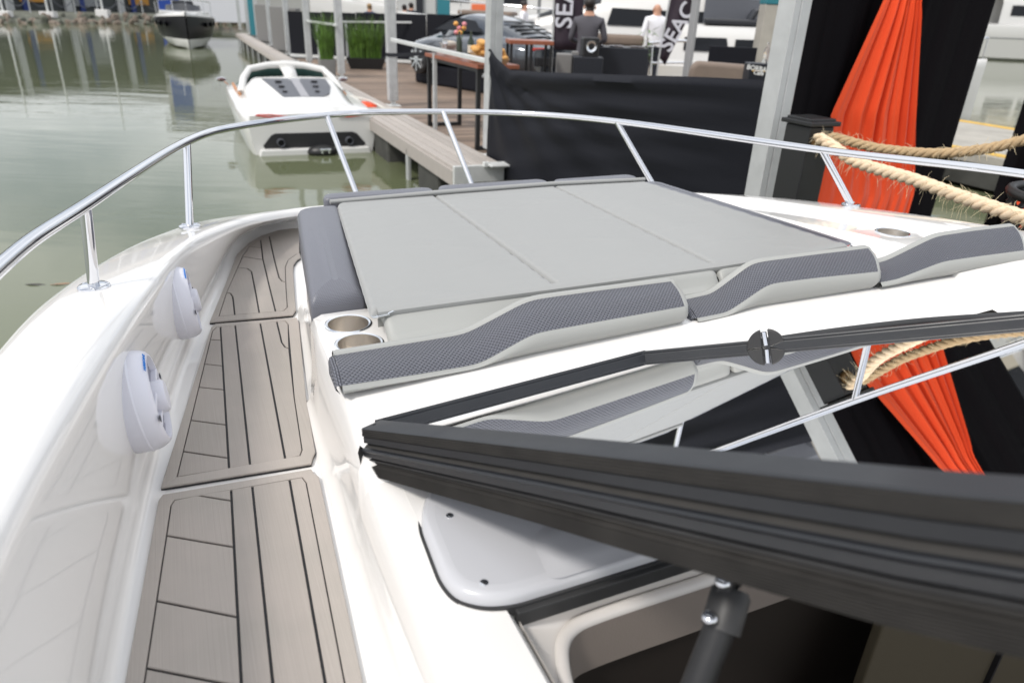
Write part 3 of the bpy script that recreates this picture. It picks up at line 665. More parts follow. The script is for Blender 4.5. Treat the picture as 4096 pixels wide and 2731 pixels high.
# ================================================================ HEADRESTS
def interp(tab, x):
    for (a, za), (b, zb) in zip(tab, tab[1:]):
        if x <= b: 
            t = max(0, (x-a)/(b-a)); t_ = t; return za+(zb-za)*t_
    return tab[-1][1]
def headrest(lo, tp, label, end_l=True):
    """lo/tp: (u, z) of the lower and upper edge of the woven face"""
    t = thing('headrest_cushion', label, 'headrest', (0, 0, 0), PHI, 'headrest cushions along the sun pad')
    N_ = 56
    def samp(tab, n):   # smooth resample by index parameter
        P = []
        for (ua, za), (ub, zb2) in zip(tab, tab[1:]): P += [Vector((ua+(ub-ua)*k/20, za+(zb2-za)*k/20, 0)) for k in range(20)]
        P.append(Vector((*tab[-1], 0)))
        for _ in range(14): P = [P[0]] + [(P[i-1]+P[i]*2+P[i+1])/4 for i in range(1, len(P)-1)] + [P[-1]]
        L_ = [0]
        for a, b in zip(P, P[1:]): L_.append(L_[-1]+(b-a).length)
        out = []
        for k in range(n+1):
            d = L_[-1]*k/n; i = 0
            while i < len(P)-2 and L_[i+1] < d: i += 1
            f_ = (d-L_[i])/max(1e-9, L_[i+1]-L_[i]); out.append(P[i].lerp(P[i+1], min(1, f_)))
        return out
    Lp, Tp = samp(lo, N_), samp(tp, N_)
    zb = lambda u: 1.334 + crown(u)
    vb = lambda u: 1.188 + (u-.2)*.072 if u < 1.07 else (1.251 if u < 1.25 else 1.251 - (u-1.25)*.11)
    def vsw(u): return .0
    e = .010
    def reseat(p, v0, dv):     # slide the edge along the deck sweep, keeping its bearing
        k = 1.
        for _ in range(5): k = (vb(p.x*k) - .012 + dv)/v0
        return Vector((p.x*k, v0*k, 2-(2-p.y)*k))
    rowL = [reseat(p, 1.118, 0) for p in Lp]; rowT = [reseat(p, 1.222, .10) for p in Tp]
    rows_ = []
    for k in range(9):
        f_ = k/8; b_ = math.sin(math.pi*f_)*.006
        rows_.append([a.lerp(b, f_) + Vector((0, -b_*.6, b_)) for a, b in zip(rowL, rowT)])
    # wrap the woven face round the port end
    end = []
    p0, p1 = rows_[0][0], rows_[-1][0]; z0 = zb(p0.x)-.004
    pe = [Vector((p0.x-.012, p0.y+.006, p0.z-.010)), Vector((p0.x-.014, (p0.y+p1.y)/2, (p0.z+p1.z)/2-.004)), Vector((p1.x-.012, p1.y, p1.z-.012))]
    pb = [Vector((p0.x-.002, vb(p0.x), z0)), Vector((p0.x-.004, vb(p0.x)+.03, z0)), Vector((p1.x-.004, p1.y+.01, z0))]
    mb = MB(); mb.loft(rows_, uv=True)
    if end_l:
        edge = [rows_[0][0], rows_[4][0], rows_[-1][0]]
        mb.loft([edge, [a.lerp(b, .5)+Vector((-.003, 0, .004)) for a, b in zip(edge, pe)], pe, pb], uv=True)
    mb.build('woven_cover', SCALE, t, smooth=45)
    # light vinyl: bulged aft face, top lip, front
    mb = MB()
    aft = [rowL, [p+Vector((0, -.003, -.004)) for p in rowL]]
    for f_ in (.12, .3, .5, .7, .88, 1.):
        r_ = []
        for p in rowL:
            zz = p.z-.004 + (zb(p.x)-p.z+.004)*f_; r_.append(Vector((p.x, p.y-.003 - .007*math.sin(math.pi*f_) + (vb(p.x)-p.y)*f_**2, zz)))
        aft.append(r_)
    mb.loft(aft)
    lip = [rowT, [p+Vector((0, .004, .004)) for p in rowT], [p+Vector((0, .014, .005)) for p in rowT], [p+Vector((0, .024, -.004)) for p in rowT], [Vector((p.x, p.y+.032, p.z-.03)) for p in rowT], [Vector((p.x, p.y+.034, 1.337)) for p in rowT]]
    mb.loft(lip)
    # starboard end cap
    ring = [r[-1] for r in aft[::-1]] + [r[-1] for r in rows_[1:]] + [r[-1] for r in lip[1:]]
    cen_ = sum(ring, Vector())/len(ring); mb.loft([ring, [cen_+(p-cen_)*.93+Vector((.010, 0, 0)) for p in ring], [cen_+(p-cen_)*.7+Vector((.016, 0, 0)) for p in ring]]); 
    mb.add([cen_+(p-cen_)*.7+Vector((.016, 0, 0)) for p in ring], [list(range(len(ring)))])
    if end_l:
        ring = [r[0] for r in lip[1:]]; 
        mb.add([lip[1][0], lip[-1][0], aft[-1][0], aft[0][0]], [(0, 1, 2, 3)])
    mb.build('vinyl_body', VINYL, t, smooth=50)
    return t
headrest([(.199, 1.387), (.33, 1.385), (.459, 1.385), (.572, 1.432), (.70, 1.436), (.928, 1.442)], [(.206, 1.397), (.34, 1.399), (.470, 1.401), (.609, 1.457), (.78, 1.458), (.965, 1.457)], 'port headrest cushion in woven slate and grey vinyl beside the two cup holders')
headrest([(.967, 1.409), (1.05, 1.412), (1.155, 1.466), (1.30, 1.464), (1.500, 1.457)], [(1.000, 1.406), (1.09, 1.412), (1.197, 1.477), (1.38, 1.478), (1.578, 1.477)], 'middle headrest cushion of the three along the back of the sun pad')
headrest([(1.520, 1.427), (1.578, 1.429), (1.733, 1.459), (1.88, 1.459), (2.06, 1.457)], [(1.612, 1.430), (1.665, 1.436), (1.83, 1.486), (1.98, 1.489), (2.16, 1.488)], 'starboard headrest cushion nearest the single cup holder on the right')

# ================================================================ RAISED WINDSCREEN PANEL (part of the motorboat)
PA, PB, PZ = .058, -.419, 1.753
plz = lambda u, v: PZ + PA*u + PB*v
def pln(x, y):
    r = to_boat(ray(x*S, y*S)); n = Vector((-PA, -PB, 1)); o = Vector((0, 0, CAMH)); return o + r*((PZ-o.dot(n))/r.dot(n))
gA, gB, gC = pln(865, 985), pln(1480, 822), pln(2352, 741)
gC2 = gB + (gC-gB)*1.5
fd = Vector((.329, -.79, 0)); gN = Vector((.225, 1.04, 0)) + fd*1.45; gN.z = plz(gN.x, gN.y)
GLS = bpy.data.materials.new('tinted_screen_glass'); GLS.use_nodes = True
def _gl():
    n = GLS.node_tree; l = n.links.new; out = n.nodes['Material Output']; n.nodes.remove(n.nodes['Principled BSDF'])
    tr = n.nodes.new('ShaderNodeBsdfTransparent'); tr.inputs[0].default_value = (.045, .047, .052, 1)
    g = n.nodes.new('ShaderNodeBsdfGlossy'); g.inputs['Roughness'].default_value = .012; g.inputs[0].default_value = (.97, .97, .97, 1)
    f_ = n.nodes.new('ShaderNodeFresnel'); f_.inputs[0].default_value = 1.62
    mx_ = n.nodes.new('ShaderNodeMixShader'); l(f_.outputs[0], mx_.inputs[0]); l(tr.outputs[0], mx_.inputs[1]); l(g.outputs[0], mx_.inputs[2]); l(mx_.outputs[0], out.inputs[0])
_gl()
gn = Vector((-PA, -PB, 1)).normalized()
mb = MB(); P = [gA, gB, gC2, gN]; mb.add(P, [(0, 1, 2, 3)])
screen = mb.build('windscreen_glass', GLS, boat, flip=False)
mb = MB()
for a, b in ((gA, gB), (gB, gC2)):
    d = (b-a).normalized(); mb.bar(a+gn*.004-d*.004, b+gn*.004+d*.004, .017, .012, upv=gn)
    sd_ = d.cross(gn); mb.bar(a+gn*.012, b+gn*.012, .010, .006, upv=gn)
fr_ = mb.build('front_frame_bar', FRAME, screen, bevel=.002)
mb = MB(); mb.bar(gA+gn*.0145+Vector((0, .002, 0)), gB+gn*.0145+Vector((0, .002, 0)), .0022, .0012, upv=gn); mb.build('frame_groove', CAULK, screen)
mb = MB(); mb.box(gB+gn*.010, (.020, .010, .008), rz=.5); mb.build('corner_joint', FRAME, screen, bevel=.002)
# thick side frame: profile of ribs, channels and bulb seals along gA -> gN
nrm = Vector((-.924, -.381, 0))
zbot = [(1.06, 1.238), (1.032, 1.25), (.85, 1.320), (.65, 1.398), (.454, 1.470), (.242, 1.552), (-.2, 1.74)]
def zb_(v):
    for (a, za), (b, zb) in zip(zbot, zbot[1:]):
        if v >= b: return za + (zb-za)*(a-v)/(a-b)
    return zbot[-1][1]
stn = [Vector((.213, 1.036, 0)) + fd*t + nrm*(.052*min(1, t/.95)) for t in (0, .08, .2, .35, .5, .65, .8, .95, 1.1, 1.25, 1.4)]
def prof_loft(name, pr, m_):
    mb = MB(); rows_ = []
    for d, h in pr:
        row = []
        for p in stn:
            top, bot = plz(p.x, p.y)+.014, zb_(p.y); row.append(p + nrm*d + Vector((0, 0, top + (bot-top)*h)))
        rows_.append(row)
    mb.loft(rows_)
    ends = [r[0] for r in rows_]; mb.add(ends + [ends[-1]-nrm*.03, ends[0]-nrm*.03], [list(range(len(ends)+2))])
    return mb.build(name, m_, screen, smooth=25)
prof_loft('frame_top', [(-.040, .02), (-.038, .0), (.0, .0), (.003, .012)], FRAME)
rib = [(0.003, .012)]
for k in range(4): rib += [(.003, .02+k*.036), (.0005, .030+k*.036), (.0005, .040+k*.036), (.003, .05+k*.036)]
prof_loft('upper_ribbed_gasket', rib + [(.002, .165), (-.003, .20)], DUSTY)
prof_loft('frame_channel', [(-.003, .195), (-.001, .20), (-.0015, .32), (-.012, .335)], FRAME)
prof_loft('dusty_recess', [(-.012, .33), (-.010, .36), (-.004, .40), (-.002, .42)], DUSTY)
prof_loft('bulb_seal', [(-.004, .415), (.003, .425), (.005, .45), (.003, .475), (.001, .50), (.0, .60), (-.008, .62)], FRAME)
prof_loft('lower_channel', [(-.010, .61), (-.010, .655), (-.003, .665), (-.003, .68), (-.013, .70), (-.014, .75)], RUBBER)
prof_loft('fuzzy_strip', [(-.013, .69), (-.009, .70), (-.008, .76), (-.011, .785)], DUSTY)
rib = [(-.011, .78)]
for k in range(7): rib += [(.0, .79+k*.028), (-.003, .798+k*.028), (-.003, .806+k*.028), (.0, .812+k*.028)]
prof_loft('lower_ribbed_gasket', rib + [(-.02, 1.0)], DUSTY)
mb = MB(); p0 = Vector((.213, 1.036, 0)); mb.add([p0+nrm*.004+Vector((-.002, .004, 1.31)), p0+nrm*.012+Vector((0, 0, 1.30)), p0+nrm*.008+Vector((.004, -.002, 1.243)), p0-nrm*.02+Vector((.01, .01, 1.262))], [(0, 1, 2, 3)]); mb.build('torn_seal_end', RUBBER, screen)
mb = MB(); mb.lathe([(.0001, .0015), (.003, .001), (.0035, -.001)], 12, Matrix.Translation(Vector((.233, 1.03, plz(.233, 1.03)+.0155)))); mb.build('frame_rivet', CAULK, screen, smooth=40)
# half-round hinge knob standing at the glass edge
kp = pln(1760, 797)
kx = Vector((.72, -.69, .0)); kx.z = PA*kx.x+PB*kx.y; kx.normalize(); ky = gn
X = basis(kp, kx, ky)
mb = MB(); R_ = .036
for a0, a1 in ((14, 80), (101, 180)):
    arc = [(R_*math.cos(math.radians(a0+(a1-a0)*k/12)), R_*math.sin(math.radians(a0+(a1-a0)*k/12))) for k in range(13)]
    arc = ([(R_*.18 if a1 < 90 else -R_*.19, 0)] + arc) if a1 < 90 else arc + [(-R_*.19, 0)]
    mb.prism(arc, -.007, .007, xf=X)
mb.prism([(-R_*.25, 0), (R_*.25, 0), (R_*.22, R_*.5), (-R_*.22, R_*.5)], -.009, .003, xf=X)
kn = mb.build('hinge_knob', BLACKP, screen, bevel=.002)
mb = MB(); mb.tube([X @ Vector((0, .004, .002)), X @ Vector((-.001, R_*.86, .002))], .0055, 12); mb.build('hinge_pin', CHROME, screen, smooth=50)
# rubber seal lying on the white deck beyond the panel
sp = [bd(1795, 779, 1.352), bd(1950, 757, 1.36), bd(2130, 737, 1.37), bd(2352, 722, 1.38)]; sp.append(sp[-1]+(sp[-1]-sp[-2]))
mb = MB(); pts = cr(sp, 6); mb.tube(pts, .009, 8); mb.tube([p+Vector((.006, -.016, -.003)) for p in pts], .005, 8); mb.build('deck_seal', RUBBER, boat, smooth=50)
# gas strut holding the panel up
def rp_(x, y, d): r = to_boat(ray(x*S, y*S)); return Vector((0, 0, CAMH)) + r.normalized()*d
t0, t1, t2, t3 = rp_(1705, 1290, .90), rp_(1682, 1350, .90), rp_(1660, 1432, .90), rp_(1575, 1640, .93)
mb = MB(); mb.tube([t1.lerp(t2, .75), t3], .0180, 20); strut = mb.build('gas_strut', BLACKP, boat, smooth=50)
mb = MB(); mb.tube([t1, t1.lerp(t2, .15), t2.lerp(t3, .06)], [.018, .0225, .0225], 18); mb.build('strut_socket', RUBBER, strut, smooth=40)
mb = MB(); mb.bar(t0+Vector((-.012, .0, .03)), t1+Vector((-.010, 0, -.012)), .016, .034); mb.bar(t0+Vector((.022, .014, .03)), t1+Vector((.018, .012, -.012)), .014, .034); mb.build('strut_bracket', BLACKP, strut, bevel=.003)
toc = (Vector((0, 0, CAMH))-t1).normalized()
for p, rr in ((rp_(1660, 1336, .878), .0095), (rp_(1630, 1418, .875), .0095)):
    mb = MB(); mb.ellip((0, 0, 0), (rr, rr, rr*.7), 14, 8, xf=Matrix.Translation(p)); mb.build('strut_bolt', CHROME, strut, smooth=60)
# ================================================================ DOCK
def dsp(x, y, s_):            # native pixel -> dock coords (w, s, z) on the cross-plane s = s_
    r = ray(x, y); t = s_/r.dot(AX); P = C0 + r*t; return Vector((P.dot(BX), s_, P.z))
def dwp(x, y, w_):
    r = ray(x, y); t = w_/r.dot(BX); P = C0 + r*t; return Vector((w_, P.dot(AX), P.z))
def dock_thing(name, label, cat, w_, s_, z=0., rz=0., group=None): return thing(name, label, cat, dk(w_, s_, z), DOCKANG+rz, group)
DKM = Matrix.Rotation(DOCKANG, 4, 'Z')
dock = thing('floating_dock', 'floating dock with brown deck planks and pale wooden kerb beside the white motorboat', 'dock', (0, 0, 0), DOCKANG)
mb = MB(); mb.box((6.3, 14.75, DZ-.14), (6.6, 15.9, .2)); mb.box((3.1, 3.6, DZ-.14), (1.3, 6.0, .2)); mb.build('dock_frame', FLOAT, dock)
mb = MB(); mb.box((0, 0, 0), (6.62, .124, .04)); pl0 = mb.build('deck_plank', DECKB, dock, bevel=.004, seg=1)
SP = .145; pl0.location = (6.3, 6.95, DZ-.02)
for k in range(1, 108): linked(pl0, 'deck_plank', dock, (6.3+random.uniform(-.01, .01), 6.95+SP*k, DZ-.02+random.uniform(-.002, .002)))
mb = MB(); mb.box((0, 0, 0), (.098, 13.5, .05)); kb = mb.build('kerb_board', WOODG, dock, bevel=.006, seg=1); kb.location = (2.48, 13.75, DZ+.005)
for k in range(1, 5): linked(kb, 'kerb_board', dock, (2.48+.107*k, 13.75, DZ+.005+.004*k))
mb = MB(); mb.box((2.415, 13.75, DZ-.085), (.03, 13.5, .16)); mb.build('kerb_fascia', WOODG, dock, bevel=.004)
mb = MB(); mb.box((2.68, 6.96, DZ-.05), (.56, .05, .20)); mb.box((2.9, 6.9, DZ+.06), (.28, .2, .02)); mb.box((2.75, 6.93, DZ+.06), (.06, .06, .05)); mb.build('end_bracket', GALVW, dock, bevel=.006)
for k in range(6):
    mb = MB(); mb.box((2.75, 8.0+2.25*k, .02), (.62, .8, .62)); mb.build('pontoon_float', FLOAT, dock, bevel=.03)
    mb = MB(); mb.box((2.425, 8.75+2.25*k, .16), (.05, .09, .46)); mb.build('fender_strip', GALV, dock, bevel=.01)
# nearer piece of dock beside the motorboat
# far dock section
dock2 = thing('floating_dock', 'far narrow dock section leading to the dark-hulled speedboat', 'dock', (0, 0, 0), DOCKANG)
mb = MB(); mb.box((3.6, 29.5, DZ-.10), (1.7, 16.4, .16)); mb.build('dock_frame', FLOAT, dock2)
mb = MB(); mb.box((0, 0, 0), (.135, 16.4, .05)); kb2 = mb.build('kerb_board', WOODG, dock2, bevel=.006, seg=1); kb2.location = (2.5, 29.5, DZ)
for k in range(1, 3): linked(kb2, 'kerb_board', dock2, (2.5+.142*k, 29.5, DZ+.003*k))
mb = MB(); mb.box((2.42, 29.5, DZ-.07), (.03, 16.4, .12)); mb.build('kerb_fascia', WOODG, dock2)
mb = MB(); mb.box((2.66, 21.28, DZ-.06), (.5, .04, .2)); mb.build('end_bracket', GALVW, dock2, bevel=.006)
for k in range(7):
    mb = MB(); mb.box((2.75, 22.0+2.2*k, .02), (.6, .7, .6)); mb.build('pontoon_float', FLOAT, dock2, bevel=.03)
    mb = MB(); mb.box((2.43, 23.1+2.2*k, .12), (.05, .1, .4)); mb.build('fender_strip', GALV, dock2)

# galvanised posts
def post(w_, s_, label, top=4.6, wd=.15):
    t = dock_thing('dock_post', label, 'post', w_, s_, DZ, group='galvanised posts along the dock')
    mb = MB(); a = wd/2
    # open channel profile with shallow grooves on the face towards the boats
    prof = [(-a, -a), (a*.0-.02, -a), (a*.0-.02, -a+.006), (-.012, -a+.006), (-.012, -a), (a-.012, -a), (a, -a+.012), (a, a), (-a, a)]
    mb.prism(prof, .09, top-DZ); mb.build('post_shaft', GALV, t, bevel=.004)
    mb = MB(); mb.box((0, 0, .045), (.07, .07, .1)); mb.box((0, 0, .008), (.22, .22, .016))
    for x, y in ((-.085, -.085), (.085, -.085), (.085, .085), (-.085, .085)): mb.lathe([(.012, .016), (.012, .03), (.0001, .03)], 6, Matrix.Translation((x, y, 0)))
    mb.build('post_foot', GALVW, t, bevel=.004)
    mb = MB()
    for z in (.16, .24): mb.lathe([(.0001, .008), (.010, .008), (.010, .0)], 8, Matrix.Translation((.03, -a, z)) @ Matrix.Rotation(math.pi/2, 4, 'X'))
    mb.build('post_bolt', GALVW, t)
    return t
post(2.921, 3.123, 'large galvanised post nearest the camera, beside the orange-red curtain', wd=.121)
post(3.08, 7.62, 'galvanised post at the left end of the black fabric screen')
post(3.10, 12.04, 'galvanised post behind the white sports-car boat, holding the handrail by the table')
post(3.20, 16.86, 'galvanised post between the two green grass planters')
post(3.05, 20.36, 'galvanised post just left of the smaller grass planter')
for s_, lb in ((24.3, 'galvanised post at the near end of the far dock section'), (29.0, 'second galvanised post along the far dock section'), (33.8, 'third galvanised post along the far dock section'), (38.3, 'fourth galvanised post along the far dock, near the dark speedboat'), (43.5, 'fifth galvanised post along the far dock, by the white tent')):
    post(3.05, s_, lb)
def handrail(name, a, b, label, mids=(), r=.024):
    t = thing('handrail', label, 'handrail', (0, 0, 0), DOCKANG, 'steel handrails on the dock')
    a, b = Vector(a), Vector(b); mb = MB(); mb.bar(a, b, .05, .05); mb.build('rail_bar', GALVW, t, bevel=.006)
    for f_ in mids:
        p = a.lerp(b, f_); mb = MB(); mb.box((p.x, p.y, (p.z+DZ)/2-.02), (.05, .05, p.z-DZ-.05)); mb.build('rail_upright', GALV, t, bevel=.005)
    return t
p1, p2 = dwp(1568, 160, 3.03), dwp(1968, 250, 3.03)
handrail('h', p1, p2, 'handrail passing in front of the wooden bar table', (.52,))
mb = MB(); mb.box(p1+Vector((.02, .05, .06)), (.09, .06, .09)); 
p1, p2 = dwp(1222, 84, 3.06), dwp(1345, 102, 3.10)
handrail('h', p1, p2, 'short handrail in front of the smaller grass planter', (.42,))
p1, p2 = dsp(1345, 88, 20.8), dsp(1790, 92, 20.8)
handrail('h', p1, p2, 'long handrail across the dock in front of the black hoarding', (.08, .72))

sp_ = thing('black_strap', 'black strap tied round the dock post and reaching to the bar table', 'strap', (0, 0, 0), DOCKANG)
pa_, pb_ = dwp(1552, 222, 3.0), dwp(1705, 216, 3.05)
mb = MB(); mb.bar(pa_, pb_, .01, .05); mb.build('strap_band', BLKFAB, sp_)
mb = MB(); mb.box((3.10, 12.04, pa_.z), (.165, .165, .05)); mb.build('strap_loop', BLKFAB, sp_)
# black fabric screen between two posts, hung in folds
def cloth(name, rows_, m_, parent=None, smooth=60): 
    mb = MB(); mb.loft(rows_); o = mb.build(name, m_, parent, smooth=smooth, flip=False); q = o.modifiers.new('solid', 'SOLIDIFY'); q.thickness = .003; return o
scr = thing('fabric_screen', 'black navy fabric screen stretched between the two nearest dock posts', 'screen', (0, 0, 0), DOCKANG)
A_, B_ = dwp(1962, 195, 3.0), dwp(3075, 312, 2.995)
TOPP = [dwp(1962, 195, 3.0), dwp(1985, 232, 3.0), dwp(2040, 281, 3.0), dwp(2200, 291, 3.0), dwp(2500, 301, 3.0), dwp(2800, 309, 3.0), dwp(3080, 322, 3.0)]
rows_ = []
NU = 60
for j in range(26):
    h = j/25; row = []
    for i in range(NU+1):
        t = i/NU; s_ = A_.y+(B_.y-A_.y)*t; w_ = 3.0
        ztop = interp([(q.y, q.z) for q in TOPP][::-1], s_)
        z = ztop + (.30-ztop)*h
        # fan of folds from the upper left corner plus swags under the top hem
        ang = math.atan2(h*1.2+.02, t+.02); f_ = .030*math.sin(ang*24)*math.exp(-2.2*t)*min(1, h*6) + .030*math.sin((h*(3+6*t))*math.pi*2)*math.exp(-h*3)*math.sin(math.pi*t)**.5
        f_ += .01*math.sin(t*17+h*3)*math.sin(h*3)
        row.append((w_-f_-.03*h*(1-t), s_, z))
    rows_.append(row)
cloth('screen_cloth', rows_, BLKFAB, scr)
mb = MB(); mb.tube([(3.0, A_.y+.03, A_.z-.02), (3.05, A_.y+.15, A_.z-.01), (3.10, A_.y+.2, A_.z-.02)], .012, 8); mb.build('corner_tie', BLKFAB, scr, smooth=60)

# curtains and sash right of the large post
SC = 3.55
cur = thing('backdrop_curtain', 'black backdrop curtain behind the orange-red drape, right of the large post', 'curtain', (0, 0, 0), DOCKANG)
wl, wr = dsp(3120, 300, SC).x, dsp(4002, 0, SC).x
wrb = dsp(3775, 800, SC).x
rows_ = []
for j in range(12):
    z = 3.3 + (.5-3.3)*j/11; row = []
    for i in range(61):
        t = i/60; row.append((wl+(wr-wl)*t, SC + .012*math.sin(t*38+j*.12) + .006*math.sin(t*91) + (.05 if t > .97 else 0), z))
    rows_.append(row)
cloth('curtain_cloth', rows_, BLKCUR, cur)
red = thing('orange_drape', 'orange-red pleated drape gathered at the top in front of the black curtain', 'drape', (0, 0, 0), DOCKANG)
bl, br = dsp(3262, 800, SC-.08).x, dsp(3652, 790, SC-.08).x; zb0 = dsp(3262, 800, SC-.08).z
ml, mr = dsp(3318, 455, SC-.08), dsp(3663, 455, SC-.08); tl, tr_ = dsp(3528, 0, SC-.08), dsp(3668, 0, SC-.08)
rows_ = []
for j in range(60):
    f_ = j/59; z = 2.9 + (.5-2.9)*f_
    def edge(pts):
        for (za, xa), (zb2, xb) in zip(pts, pts[1:]):
            if z >= zb2: return xa+(xb-xa)*(za-z)/(za-zb2)
        return pts[-1][1]
    le = edge([(2.9, tr_.x-.02), (tl.z, tl.x), (ml.z, ml.x), (zb0, bl), (.5, bl-.16)]); re = edge([(2.9, tr_.x+.03), (tr_.z, tr_.x), (mr.z, mr.x), (zb0, br), (.5, br-.01)])
    wd = re-le; amp = .040*min(1, wd/.35)*(1 if z > 1.45 else max(.25, 1-(1.45-z)*1.6)); row = []
    for i in range(121):
        t = i/120; ph = t**1.3*7*2*math.pi; pl_ = math.sin(ph)+.35*math.sin(2.3*ph+1)+.3*math.sin(.5*ph+2)
        row.append((le+wd*t, SC-.08 - amp*pl_*(.6+.4*t) - .03*math.sin(math.pi*t), z))
    rows_.append(row)
cloth('drape_cloth', rows_, REDC, red, 80)
cur2 = thing('backdrop_curtain', 'second black curtain at the right edge of the picture behind the wicker basket', 'curtain', (0, 0, 0), DOCKANG)
w0, w0b = dsp(4096, 395, SC+.1).x, 0
rows_ = [[(w0+.03+1.2*i/24, SC+.1+.015*math.sin(i*1.7+j*.2), 3.2-2.7*j/11) for i in range(25)] for j in range(12)]
cloth('curtain_cloth', rows_, BLKCUR, cur2)
rows_ = [[(w0+.16+.5*i/24+.12*(1-j/11), SC+.03+.012*math.sin(i*1.9), 1.40-.9*j/11) for i in range(25)] for j in range(12)]
c2_ = cloth('red_hem', rows_, REDC, cur2)

# bollard with ropes
bol = dock_thing('rope_bollard', 'square black bollard holding the two ropes in front of the curtain', 'bollard', 2.86, 2.80, DZ)
mb = MB(); mb.box((0, 0, .53), (.155, .17, 1.06)); mb.build('bollard_post', BLACKP, bol, bevel=.006)
mb = MB(); mb.box((0, 0, 1.075), (.195, .21, .022)); mb.box((0, 0, 1.09), (.16, .17, .018)); mb.build('bollard_cap', BLACKP, bol, bevel=.005)
mb = MB(); mb.lathe([(.036, -.01), (.036, .012), (.030, .016), (.028, .0), (.0001, -.004)], 20, Matrix.Translation((-.02, -.088, .975)) @ Matrix.Rotation(math.pi/2, 4, 'X')); mb.build('rope_eye', mat('brass_eye', (.20, .12, .05), .4, metal=.7), bol, smooth=40)
def rope(name, pts, R, m_, label, pitch, fib):
    t = thing('barrier_rope', label, 'rope', (0, 0, 0), 0., 'barrier ropes')
    P = cr(pts, 40); Ls = [0]
    for a, b in zip(P, P[1:]): Ls.append(Ls[-1]+(b-a).length)
    mb = MB()
    for k in range(3):
        path = []
        for i, p in enumerate(P):
            tg = (P[min(i+1, len(P)-1)]-P[max(i-1, 0)]).normalized(); x = tg.cross(Vector((0, 0, 1))).normalized(); y = x.cross(tg)
            a = k*2*math.pi/3 + Ls[i]/pitch*2*math.pi; path.append(p + (x*math.cos(a)+y*math.sin(a))*R*.50)
        mb.tube(path, R*.56, 9)
    mb.build('rope_strands', m_, t, smooth=80)
    mb = MB()
    for _ in range(fib):
        i = random.randrange(2, len(P)-2); a = random.uniform(0, 6.28); tg = (P[i+1]-P[i]).normalized(); x = tg.cross(Vector((0, 0, 1))).normalized(); y = x.cross(tg)
        d = x*math.cos(a)+y*math.sin(a); q = P[i]+d*R*.85; ln = R*random.choice((.5, .8, 1.2, 2.0)); dr = (d+tg*random.uniform(-1.2, 1.2)+Vector((0, 0, random.uniform(-1, .2)))).normalized()
        mb.tube([q, q+dr*ln*.5, q+dr*ln+Vector((random.uniform(-.2, .2), random.uniform(-.2, .2), -.35))*ln*.6], [.0008, .0007, .0004], 4)
    o = mb.build('loose_fibres', FIBRE, t); o['kind'] = 'stuff'
    return t
pts = [dk(*dwp(x, y, w_)) for x, y, w_ in ((3272, 548, 2.80), (3330, 585, 2.79), (3430, 650, 2.78), (3650, 718, 2.75), (3850, 790, 2.70), (4096, 872, 2.64), (4300, 920, 2.60))]
rope('r', pts, .0265, ROPE1, 'thick cream rope sagging from the bollard towards the right edge', .135, 420)
pts = [dk(*dwp(x, y, w_)) for x, y, w_ in ((3320, 545, 2.90), (3420, 572, 2.95), (3520, 595, 3.0), (3700, 613, 3.05), (3850, 608, 3.1), (4000, 585, 3.15), (4150, 545, 3.2))]
rope('r', pts, .0225, ROPE2, 'rope coloured as shaded, curving up behind the cream rope in front of the curtain', .11, 300)

# woven basket
bk = thing('wicker_basket', 'black woven wicker basket at the right edge below the ropes', 'basket', dk(3.14, 1.62, DZ), 0.)
mb = MB(); H_ = .95; rb = lambda z: .165+.075*(z/H_)
for k in range(30):
    a = k*2*math.pi/30; pth = []
    for j in range(41):
        z = H_*j/40; r_ = rb(z)+.006*(1 if (j+k) % 2 else -1); pth.append((r_*math.cos(a), r_*math.sin(a), z))
    for d in (-.012, .012): pass
    mb.tube(pth, .0085, 4)
for j in range(26):
    z = .02+H_*j/26; pth = []
    for k in range(60):
        a = k*2*math.pi/60; r_ = rb(z)+.007*(1 if ((k//2)+j) % 2 else -1); pth.append((r_*math.cos(a), r_*math.sin(a), z))
    mb.tube(pth, .0085, 4, closed=True)
o = mb.build('wicker_weave', WICK, bk, smooth=60); o['kind'] = 'stuff'
mb = MB(); mb.tube([((rb(H_)+.004)*math.cos(a), (rb(H_)+.004)*math.sin(a), H_) for a in [k*2*math.pi/48 for k in range(48)]], .019, 8, closed=True); mb.build('basket_rim', WICK, bk, smooth=60)

# concrete finger pier on the right
pier = thing('concrete_pier', 'pale concrete finger pier with yellow painted edges behind the right-hand rope', 'pier', (0, 0, 0), DOCKANG)
mb = MB(); mb.box((11.3, 4.0, .30), (3.2, 30, .36)); mb.build('pier_slab', CONC, pier, bevel=.02)
for x in (9.82, 12.78):
    mb = MB(); mb.box((x, 4.0, .484), (.2, 30, .012)); mb.build('edge_stripe', YELL, pier)
for k in range(5):
    mb = MB(); mb.box((9.69, 0+3.2*k, .2), (.05, 1.1, .3)); mb.build('pier_fender', FLOAT, pier, bevel=.01)

